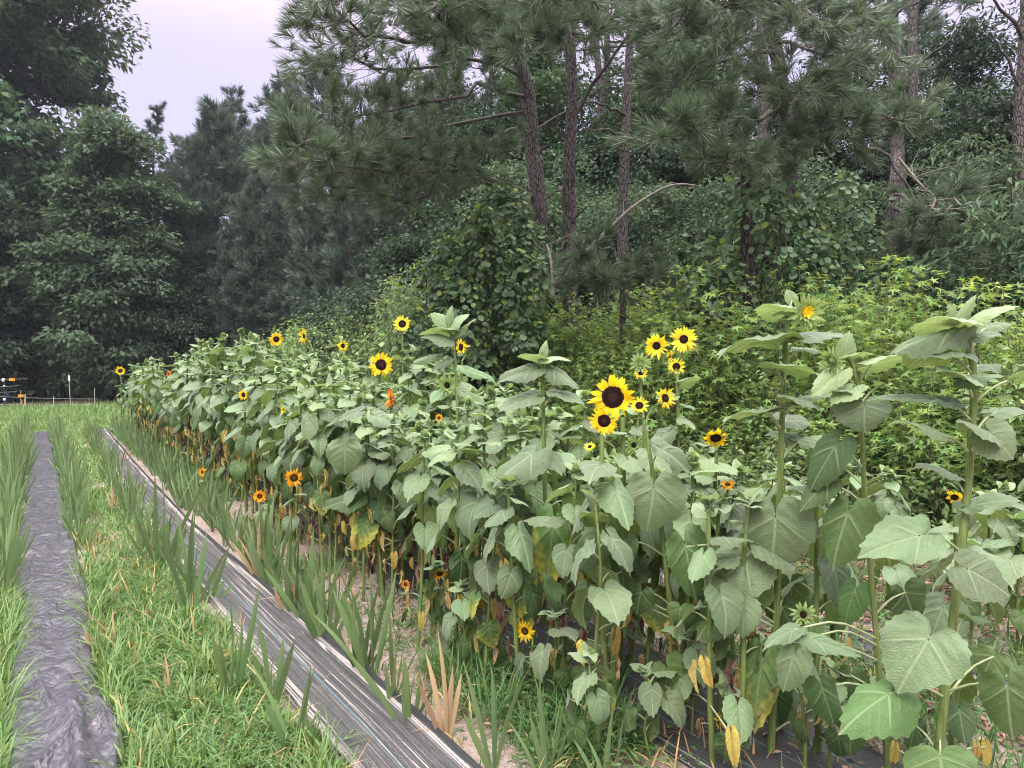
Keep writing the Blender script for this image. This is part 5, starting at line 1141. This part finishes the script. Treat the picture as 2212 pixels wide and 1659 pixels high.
SEEN = set(); nb = 0
print('occ',len(occupied))
for row, X0 in enumerate((1.98, 2.27, 2.62, 2.98)):
    y = 1.75 + .1 * row + (0.55 if row == 0 else 0)
    while y < 20.6:
        x = X0 + rf.normal(0, .06); near_ = y < 6.6; step_ = (.165 if near_ else .33) * rf.uniform(.8, 1.25)
        if min(np.hypot(*(np.array(o) - [x, y])) for o in occupied) > .11:
            H = Hy(y) * rf.uniform(.86, 1.08) * (1 - .10 * (row == 0)); H = cap(x, y, H)
            rowlab = ['front rows beside the gladiolus', 'front rows beside the gladiolus', 'back rows before the thicket', 'back rows before the thicket'][row]
            dist = 'near' if near_ else 'far'
            lab = f'leafy sunflower without an open bloom in the {"near" if near_ else "far"} {rowlab}'
            grp = f'bloomless sunflowers, {dist} part of the {"front" if row < 2 else "back"} rows'
            if near_:
                T = np.array([x + rf.normal(0, .06), y + rf.normal(0, .06), H]); b0, sl_ = stem_line(rf, T, .05)
                sunflower(rf, b0, sl_, rf.uniform(.008, .013), lab, grp, zlo=.16, dens=16 if y > 2.6 else 12, size=.80 if y > 3 else .76, topbud=.06 if rf.random() < .3 else None, yellow=1.1, topleaves=5)
            else:
                h0, o = SP[rf.integers(len(SP))]; s = H / h0
                if o.name in SEEN: o2 = copy_tree(o, (x, y, 0), rf.random() * 6.28, s)
                else: SEEN.add(o.name); o2 = o; o2.location = (x, y, 0); o2.rotation_euler.z = rf.random() * 6.28; o2.scale = (s,) * 3
                tag(o2, lab, 'sunflower', grp)
            nb += 1
        y += step_
print('BED', nb)
# short young plants by the bark mulch
for i in range(24):
    u = rf.uniform(1640, 2260); v = rf.uniform(1210, 1560) if i < 17 else rf.uniform(1150, 1240); g_ = ground(u, v)
    if g_[0] < 4.2: g_ = np.array([rf.uniform(4.3, 5.9), rf.uniform(.5, 4.5), 0])
    H = rf.uniform(.45, .85); T = np.array([g_[0] + rf.normal(0, .05), g_[1] + rf.normal(0, .05), H]); b0, sl_ = stem_line(rf, T, .04)
    sunflower(rf, b0, sl_, .008, 'short pale young sunflower growing by the bark mulch', 'young sunflowers by the bark mulch', merged=True, zlo=.3, dens=16, size=.85, topbud=.06 if i % 2 else None, yellow=0.0)
for i, (u, v) in enumerate([(1270, 1620), (1250, 1480), (1390, 1590), (1200, 1500), (1330, 1450), (1560, 1640), (1480, 1560), (1000, 1420), (940, 1330), (1680, 1560), (1800, 1640), (1900, 1600)]):
    g_ = ground(u, v + 40); H = rf.uniform(.22, .5); T = np.array([g_[0], g_[1], H]); b0, sl_ = stem_line(rf, T, .03)
    sunflower(rf, b0, sl_, .006, 'small seedling sunflower low among the stems beside the black cloth', 'seedling sunflowers under the canopy', zlo=.3, dens=22, size=.62, yellow=0.0, topleaves=4)

# ------------------------------------------------------------------ gladiolus rows
def blade_geo(L, w_, bend, tw=0.0, n=8):
    t = np.linspace(0, 1, n)[:, None]; s = np.array([-1, 0, 1.0])[None]
    hw = w_ * .5 * np.minimum(1, .55 + 1.6 * t) * np.minimum(1, (1 - t) * 3.2) ** .75 + .0004
    x = s * hw; y = t * L * (1 - .12 * abs(bend) * t); z = bend * L * .5 * t ** 2.2 + np.abs(s) * hw * .28 * (.05 if w_ > .5 else 1)
    a = tw * t; X = x * np.cos(a) - 0 * z; Z = z + x * np.sin(a) * (.05 if w_ > .5 else 1)
    return np.stack([X, y + 0 * x, Z], -1).reshape(-1, 3), grid_faces(n, 3), np.stack(np.broadcast_arrays((s + 1) / 2, t), -1).reshape(-1, 2)
BL = np.random.default_rng(71)
BLM = {}
def blade_mesh(mat, k):
    if (mat, k) not in BLM:
        r = np.random.default_rng(k + 5); b = MB(); b.add(*blade_geo(1.0, 1.0, [-.05, .12, .25, -.15, .45, -.4][k], r.normal(0, .5))); BLM[(mat, k)] = b.mesh('blade', M[mat])
    return BLM[(mat, k)]
def glad(rng, loc, H, label, group=None, mat='glad', n=None, merged=False, az=None, spread=1.0, wide=.030, scl=1.0, cat='gladiolus', leanv=(0, 0)):
    root = tag(empty('gladiolus' if mat == 'glad' else 'dry_gladiolus', loc), label, cat, group); n = n or int(rng.integers(6, 10)); az = rng.random() * 3.14 if az is None else az
    pl = np.array([cos(az), sin(az), 0]); nn = np.array([-sin(az), cos(az), 0]); b = MB()
    for i in range(n):
        q = (i + .5) / n * 2 - 1; an = R(30) * q * spread + rng.normal(0, .06); L = H * (1 - .35 * abs(q) ** 1.3) * rng.uniform(.65, 1.1)
        fw = unit(pl * sin(an) + UPV * cos(an) + nn * rng.normal(0, .10) + np.array([leanv[0], leanv[1], 0])); p = pl * (.022 * q * n / 6) + nn * rng.normal(0, .008) + np.array([0, 0, -.02]); nr = unit(nn + pl * rng.normal(0, .3))
        wd = wide * rng.uniform(.75, 1.2) * (.7 + .3 * H / .6)
        k = int(rng.integers(4)) if rng.random() < (.72 if mat == 'glad' else .4) else 4 + int(rng.integers(2))
        if merged: 
            v, f, uv = blade_geo(1.0, 1.0, [-.05, .12, .25, -.15, .45, -.4][k], 0, 6); m = basis(p, fw, nr, L, wd); b.add(v @ m[:3, :3].T + m[:3, 3], f, uv)
        else:
            m = basis(p, fw, nr, L, wd); m[:3, 2] *= 1.0; kid(child('blade', blade_mesh(mat, k), root, mat=m), root)
    if merged: b.build('blades', M[mat], root)
    return root
rgl = np.random.default_rng(73)
GP = [glad(rgl, (0, 0, 0), H, None, merged=True, wide=.024, n=8) for H in (.62, .70, .56, .66, .74, .60)]
GSEEN = set()
def glad_row(label, group, xf, y0, y1, dy, H, near_to, jit=.04):
    y = y0
    while y < y1:
        x = xf(y) + rgl.normal(0, jit)
        if y < near_to: glad(rgl, (x, y, 0.0), H * rgl.uniform(.7, 1.1), label, group, wide=.026, leanv=(rgl.normal(0, .05), rgl.normal(0, .05)))
        else:
            o = GP[rgl.integers(len(GP))]; s = H / .64 * rgl.uniform(.8, 1.12)
            if o.name in GSEEN: o2 = copy_tree(o, (x, y, 0), rgl.random() * 6.28, s)
            else: GSEEN.add(o.name); o2 = o; o.location = (x, y, 0); o.rotation_euler.z = rgl.random() * 6.28; o.scale = (s,) * 3
            tag(o2, label, 'gladiolus', group)
        y += dy * rgl.uniform(.75, 1.3)
glad_row('blue-green gladiolus with sword leaves in the row on the outer side of the plastic film', 'gladiolus outside the plastic film', lambda y: -.24, 5.9, 20, .22, .66, 6.6)
glad_row('gladiolus in the row on the grassy side of the plastic film', 'gladiolus on the grassy side of the plastic film', lambda y: .36 + .0 * y, 7.4, 20.3, .26, .58, 8)
glad_row('gladiolus in the row between the grass and the sandy striped cloth', 'gladiolus on the grassy side of the striped cloth', lambda y: np.interp(y, [3, 5, 8, 20], [.96, .90, .84, 1.02]), 5.2, 20.5, .27, .50, 8)
glad_row('gladiolus in the row between the striped cloth and the sunflowers', 'gladiolus between the striped cloth and the sunflowers', lambda y: np.interp(y, [3, 5.5, 8, 20], [1.56, 1.50, 1.44, 1.60]), 4.5, 20.5, .21, .58, 8.2)
def px_glad(u, v, htpx, label, **kw):
    g_ = ground(u, v); D = depth(g_); g_[2] = 0; return glad(rgl, tuple(g_), htpx * 1.22 * D / F, label, **kw)
G4 = 'gladiolus between the striped cloth and the sunflowers'; G3 = 'gladiolus on the grassy side of the striped cloth'
px_glad(590, 1525, 185, 'gladiolus fan with wide-spread blades standing in sand at the striped cloth', n=5, az=0.6, wide=.031)
px_glad(636, 1620, 225, 'gladiolus clump nearest the viewer on the grassy edge of the striped cloth', n=6, az=.4, wide=.031)
px_glad(500, 1500, 215, 'gladiolus clump half sunk in grass with a leaning fan of blades', n=7, az=.5, leanv=(.1, 0))
px_glad(415, 1320, 225, 'gladiolus clump leaning along the striped cloth edge beside a hole in the cloth', n=8, az=.5)
px_glad(345, 1225, 235, 'tall flaring gladiolus clump whose blades cross over the striped cloth', n=9, az=.5, spread=1.4)
for u, v, h in ((705, 1390, 215), (720, 1375, 190), (668, 1345, 180), (800, 1465, 260), (785, 1450, 200), (850, 1520, 180), (640, 1330, 170), (615, 1295, 170), (590, 1270, 160), (560, 1245, 165)):
    px_glad(u, v, h, 'gladiolus in the row between the striped cloth and the sunflowers', group=G4, az=.3 + rgl.normal(0, .3))
px_glad(1065, 1660, 250, 'gladiolus fan rising from the sand in front of the weedy patch', n=5, az=.2)
px_glad(1180, 1690, 230, 'gladiolus with long narrow blades beside the seedling sunflowers', n=6, az=.3, wide=.030)
px_glad(1310, 1710, 190, 'gladiolus blades among the weeds under the low sunflowers', n=5, az=.3, wide=.030)
px_glad(880, 1570, 200, 'gladiolus standing just behind the dry brown gladiolus', n=6, az=.3)
px_glad(965, 1600, 230, 'dry brown gladiolus with wide tan blades on the sand', mat='glad_dry', n=5, az=.2, cat='dry gladiolus', spread=.9, wide=.024)
px_glad(560, 1255, 120, 'dry tan gladiolus leaning among green blades by the striped cloth', mat='glad_dry', n=4, az=.4, cat='dry gladiolus')
px_glad(248, 1105, 70, 'dry tan gladiolus tuft between the grass and the far striped cloth', mat='glad_dry', n=3, az=.4, cat='dry gladiolus')
px_glad(275, 1000, 40, 'small withered gladiolus on the far edge of the striped cloth', mat='glad_dry', n=3, az=.4, cat='dry gladiolus')
px_glad(620, 1330, 90, 'withered orange gladiolus stub in the sand by the row of green blades', mat='glad_dry', n=3, az=.1, cat='dry gladiolus')
px_glad(200, 1170, 36, 'little tan dry blade tuft in the grass near the plastic film', mat='glad_dry', n=3, az=.4, cat='dry gladiolus')
px_glad(262, 1400, 110, 'dry bent stalk lying into the grass at the film edge', mat='glad_dry', n=4, az=2.2, cat='dry gladiolus', leanv=(-.4, .2), wide=.014)
px_glad(215, 1415, 80, 'dry brown stalks sprawling over the plastic film', mat='glad_dry', n=4, az=2.0, cat='dry gladiolus', leanv=(-.5, .3), wide=.012)
px_glad(365, 1510, 90, 'dry tan blades sticking up in the middle of the lush grass', mat='glad_dry', n=4, az=.4, cat='dry gladiolus', wide=.014)
px_glad(520, 1370, 60, 'curled dry blades at the sandy edge of the striped cloth', mat='glad_dry', n=4, az=1.4, cat='dry gladiolus', wide=.018)
b = MB(); p = ground(530, 1305, .07); q = ground(690, 1275, .07); c = bez([q, (p + q) / 2 + [0, 0, .05], p], 10); V, f, uv = blade_geo(np.linalg.norm(p - q), .02, .08); m = basis(q, p - q, UPV + [.1, .2, 0], 1, 1)
b.add(V @ m[:3, :3].T, f, uv); tag(b.build('fallen_blade', M['glad_dry'], loc=tuple(q)), 'long dry blade lying across the striped cloth', 'dry blade')

# ------------------------------------------------------------------ grass, weeds, bark mulch
def blade_tmpl(bend):
    t = np.array([0, .35, .7, 1.0]); a = bend * t; y = np.concatenate([[0], np.cumsum(np.diff(t) * np.cos(a[1:]))]); z = np.concatenate([[0], np.cumsum(np.diff(t) * np.sin(a[1:]))]); V = []
    for i, w_ in enumerate((.7, 1.0, .75)): V += [[-.5 * w_, y[i], z[i]], [.5 * w_, y[i], z[i]]]
    V.append([0, y[3], z[3]]); return np.array(V), np.array([[0, 1, 3], [0, 3, 2], [2, 3, 5], [2, 5, 4], [4, 5, 6]])
BT = [blade_tmpl(x) for x in (.3, .9, 1.4, 2.0, 2.5)]
rgr = np.random.default_rng(81)
def grass_zone(mb, x0, x1, y0, y1, dens, h, wd, patch=0.0, seed=1, mask=None, ps=2.2):
    n = int((x1 - x0) * (y1 - y0) * dens); x = rgr.uniform(x0, x1, n); y = rgr.uniform(y0, y1, n)
    if patch: k = vnoise(x * ps, y * ps, seed) > patch; x, y = x[k], y[k]
    if mask is not None: k = mask(x, y); x, y = x[k], y[k]
    n = len(x)
    if n == 0: return
    a = rgr.random(n) * 6.28; hh = h * rgr.uniform(.4, 1.35, n) * (.45 + 1.1 * vnoise(x * 7, y * 7, 77)); lean = rgr.uniform(.05, .6, n)
    hz = np.stack([np.cos(a), np.sin(a), 0 * a], -1); fw = hz * lean[:, None] + UPV; P = np.stack([x, y, np.zeros(n) - .01], -1); k = rgr.integers(0, 5, n)
    for i, t in enumerate(BT):
        m = k == i; scatter(mb, *t, P[m], fw[m], hz[m] + rgr.normal(0, .2, (m.sum(), 3)), hh[m], wd * rgr.uniform(.7, 1.3, m.sum()))
def weed_zone(mb, x0, x1, y0, y1, dens, hmax, ls, patch=0, seed=3, tm=RHOMB, wid=.55):
    n = int((x1 - x0) * (y1 - y0) * dens); x = rgr.uniform(x0, x1, n); y = rgr.uniform(y0, y1, n)
    if patch: k = vnoise(x * 2.2, y * 2.2, seed) > patch; x, y = x[k], y[k]
    n = len(x); z = hmax * rgr.random(n) ** 1.3 * vnoise(x * 4, y * 4, 5); a = rgr.random(n) * 6.28
    s = ls * rgr.uniform(.5, 1.3, n); scatter(mb, *tm, np.stack([x, y, z], -1), np.stack([np.cos(a), np.sin(a), rgr.normal(.1, .3, n)], -1), unit(UPV + rgr.normal(0, .3, (n, 3))), s, s * wid)
b = MB()
cl_in = lambda x, y: (x < cl_l(y) - .09 + .12 * vnoise(x * 3, y * 3, 55))
for (y0, y1, d, wd) in ((2.0, 4.2, 5200, .0078), (4.2, 6.5, 3800, .0088), (6.5, 10, 2000, .010), (10, 20.5, 1100, .013)):
    grass_zone(b, .26, 1.02, y0, y1, d, .135 if y1 < 7 else .14, wd, mask=cl_in, patch=0.0 if y1 < 7 else .30, seed=6)
grass_zone(b, .24, .34, 2.0, 6.5, 3000, .20, .0065); grass_zone(b, -.30, -.12, 2.0, 6, 9000, .20, .0065); grass_zone(b, -1.2, -.28, 2.0, 6, 2500, .18, .008); grass_zone(b, -1.5, -.16, 6, 20.5, 1400, .16, .011)
tag(b.build('grass', M['grass']), 'lush bright green grass growing between the plastic film and the striped cloth', 'grass', kind='stuff')
b = MB(); grass_zone(b, -13, 9.5, 20.6, 34, 260, .22, .017); grass_zone(b, -13, -1.5, 8, 20.6, 150, .2, .015)
tag(b.build('far_grass', M['grass']), 'rough grass at the far end of the field before the trees', 'grass', kind='stuff')
b = MB(); weed_zone(b, .30, .88, 2.0, 7, 2600, .14, .045, wid=.34); weed_zone(b, .30, .88, 2.0, 7, 900, .14, .032); weed_zone(b, 1.5, 2.15, 1.2, 9, 260, .22, .045, .45); weed_zone(b, 2.9, 3.8, 1.2, 9, 260, .22, .045, .45); weed_zone(b, 3.4, 7.6, .3, 9, 620, .25, .05, .3, 9); weed_zone(b, 1.75, 2.15, 1.6, 3.6, 900, .25, .04)
tag(b.build('broadleaf_weeds', M['weed']), 'small broad-leaved weeds scattered through the field', 'weeds', kind='stuff')
b = MB(); grass_zone(b, 1.66, 2.14, 1.4, 3.7, 3600, .22, .0065, .42, 15, ps=1.6); grass_zone(b, 1.6, 2.2, 3.7, 9, 900, .14, .008, .5, 4); grass_zone(b, 1.5, 2.2, 9, 20.5, 800, .20, .013); grass_zone(b, 2.85, 3.7, 1.2, 6, 1300, .18, .008, .4, 7); grass_zone(b, 3.0, 7.8, .3, 10, 560, .22, .010, .38, 8); grass_zone(b, 1.42, 1.62, 2, 20, 260, .10, .007, .5, 5)
tag(b.build('weedy_grass', M['weed']), 'darker weedy grass under and behind the sunflowers', 'weeds', kind='stuff')
b = MB(); grass_zone(b, .28, .96, 2.0, 8, 110, .20, .008); grass_zone(b, 1.45, 3.4, 1.5, 8, 120, .16, .008)
tag(b.build('dry_grass', M['grass_dry']), 'scattered dry straw-coloured grass blades', 'dry grass', kind='stuff')
# bark mulch and fallen leaves
n = 40000; x = rgr.uniform(3.4, 7.2, n); y = rgr.uniform(.3, 8.5, n); k = vnoise(x * .9, y * .9, 14) + .25 * vnoise(x * 4, y * 4, 2) > .36; x, y = x[k], y[k]; n = len(x); a = rgr.random(n) * 6.28
b = MB(); s = rgr.uniform(.025, .07, n); scatter(b, *RHOMB, np.stack([x, y, rgr.uniform(.01, .05, n)], -1), np.stack([np.cos(a), np.sin(a), rgr.normal(0, .25, n)], -1), unit(UPV + rgr.normal(0, .3, (n, 3))), s, s * .7)
M['mulch'] = leaf_mat('bark_mulch', (0.27, 0.145, 0.125), None, 0.05, 0.85, 0.03, 0.9, 0.1)
tag(b.build('bark_mulch', M['mulch']), 'reddish bark mulch on the ground behind the sunflowers', 'mulch', kind='stuff')
n = 3000; x = rgr.uniform(1.45, 3.8, n); y = rgr.uniform(1.3, 10, n); a = rgr.random(n) * 6.28
b = MB(); s = rgr.uniform(.012, .05, n); scatter(b, *RHOMB, np.stack([x, y, rgr.uniform(.045, .06, n)], -1), np.stack([np.cos(a), np.sin(a), rgr.normal(0, .25, n)], -1), unit(UPV + rgr.normal(0, .35, (n, 3))), s, s * .7)
M['litter'] = leaf_mat('leaf_litter', (0.26, 0.17, 0.12), None, 0.05, 0.85, 0.04, 1.0, 0.1)
tag(b.build('leaf_litter', M['litter']), 'withered leaf scraps on the soil and cloth under the sunflowers', 'leaf litter', kind='stuff')

# ------------------------------------------------------------------ electric fence at the far end
M['post_dark'] = plain_mat('post_dark', (.05, .05, .055), (.09, .085, .08), 20); M['post_blue'] = plain_mat('post_blue', (.035, .045, .16), (.05, .06, .2), 20)
M['white'] = plain_mat('white_plastic', (.78, .78, .76), (.7, .7, .69), 20, .4, .4, .05); M['cane'] = plain_mat('cane', (.42, .44, .22), (.5, .5, .3), 20); M['fibre'] = plain_mat('fibreglass_post', (.45, .5, .42), (.5, .55, .5), 20)
M['sign_o'] = plain_mat('sign_orange', (.75, .27, .02), (.7, .25, .02), 12, .5, .4, .05); M['black'] = plain_mat('black_ink', (.02, .02, .02), (.03, .03, .03), 12); M['wire'] = plain_mat('fence_wire', (.35, .36, .34), (.45, .45, .42), 12, .5, .4); M['pink'] = plain_mat('faded_red', (.45, .16, .15), (.5, .22, .2), 12)
FD = 28.0
def post(u0, v0, u1, v1, r, mat, label, D=FD, bits=()):
    p0 = at(u0, v0, D); p1 = at(u1, v1, D); g_ = p0.copy(); g_[2] = 0; root = tag(empty('fence_post', tuple(g_)), label, 'post')
    b = MB(); tube(b, [p0 - g_ - [0, 0, p0[2] + .05], p0 - g_, (p0 + p1) / 2 - g_, p1 - g_], r, 7); b.build('shaft', M[mat], root)
    for nm, u, v, w_, h, mt in bits:
        c = at(u, v, D - .02) - g_; b = MB(); W_, H_ = w_ * D / F / 2, h * D / F / 2
        tube(b, [c - [0, 0, H_], c - [0, 0, H_ * .6], c + [0, 0, H_ * .6], c + [0, 0, H_]], [W_ * .35, W_, W_, W_ * .5], 9); b.build(nm, M[mt], root)
    return root
post(9, 886, 9, 818, .014, 'post_dark', 'dark fence post with white insulators at the field corner', bits=(('insulator', 7, 821, 6, 8, 'white'), ('insulator', 9, 834, 4, 3, 'white'), ('insulator', 9.5, 863, 5, 6, 'white')))
post(10, 887, 16, 845, .020, 'post_blue', 'leaning dark blue fence brace beside the insulated corner post')
post(45, 874, 45, 843, .008, 'cane', 'thin pale stake behind the lower orange warning sign')
post(53, 872, 52, 852, .010, 'cane', 'short yellowish stake beside the pale stake'); post(55.5, 872, 55, 851, .010, 'cane', 'short yellowish stake, farther from the signs than its twin')
post(116, 874, 116, 856, .009, 'fibre', 'slim grey-green fence post between the two gladiolus rows')
post(152, 872, 149, 820, .009, 'fibre', 'slim fence post capped with a hanging white insulator', bits=(('insulator', 149.5, 818, 3.6, 14, 'white'),))
post(205, 876, 204, 838, .008, 'fibre', 'thin pale fence post close to the far end of the sunflowers')
post(46, 876, 46.5, 863, .03, 'pink', 'short faded red stub at the foot of the pale stake')
for u, v, w_, h, lab in ((26, 820, 12.5, 6, 'upper orange warning sign hanging on the fence wire'), (45, 855, 11, 5.4, 'lower orange warning sign tied to the pale stake')):
    c = at(u, v, FD - .05); W_, H_ = w_ * FD / F / 2, h * FD / F / 2; root = tag(empty('warning_sign', tuple(c)), lab, 'sign'); b = MB()
    x = np.array(_r) * W_; z = UPV * H_; y = np.array([_f[0], _f[1], 0]) * .006
    V = [s1 * x + s2 * z + s3 * y for s3 in (-1, 1) for s2 in (-1, 1) for s1 in (-1, 1)]; Fq = [[0, 1, 3, 2], [4, 6, 7, 5], [0, 4, 5, 1], [2, 3, 7, 6], [0, 2, 6, 4], [1, 5, 7, 3]]
    b.add(V, Fq); b.build('board', M['sign_o'], root, smooth=False); b = MB()
    o = -y * 1.6
    b.add([o + x * .35 + z * .5, o + x * .8 + z * .1, o + x * .62 + z * -.1, o + x * .85 - z * .6, o + x * .45 - z * .05, o + x * .6 + z * .1], [[0, 1, 2], [2, 3, 4], [0, 2, 4], [0, 2, 5]]); b.build('symbol', M['black'], root, smooth=False)
for v0, v1, u0, u1, lab in ((853, 862, -60, 210, 'fence wire running behind the signs along the field end'), (872, 873, -60, 210, 'low fence wire just above the far grass'), (834, 833, -60, 40, 'upper fence wire tied to the corner post'), (844, 846, -60, 36, 'second fence wire below the upper one at the corner post'), (816, 818, -60, 60, 'topmost fence wire holding the upper orange sign')):
    p0 = at(u0, v0, FD); p1 = at(u1, v1, FD); t = np.linspace(0, 1, 12)[:, None]; c = p0 + (p1 - p0) * t - UPV * .04 * np.sin(pi * t); b = MB(); tube(b, c - p0, .0045, 5)
    tag(b.build('fence_wire', M['wire'], loc=tuple(p0)), lab, 'wire')

# ------------------------------------------------------------------ damp air between here and the wood
HAZE = 0.0005
if HAZE:
    V = [[x, y, z] for x in (-60, 60) for y in (-8, 90) for z in (-1.5, 36)]
    b = MB(); b.add(V, [[0, 1, 3, 2], [4, 6, 7, 5], [0, 4, 5, 1], [2, 3, 7, 6], [0, 2, 6, 4], [1, 5, 7, 3]])
    k = NT('haze'); pv = k.n('VolumePrincipled'); pv.inputs['Color'].default_value = (.80, .84, 1.0, 1); pv.inputs['Density'].default_value = HAZE; pv.inputs['Anisotropy'].default_value = 0.2
    k.t.links.new(pv.outputs[0], k.out.inputs['Volume'])
    hz = b.build('haze', k.m, smooth=False); tag(hz, 'thin damp air over the field', 'haze', kind='stuff')
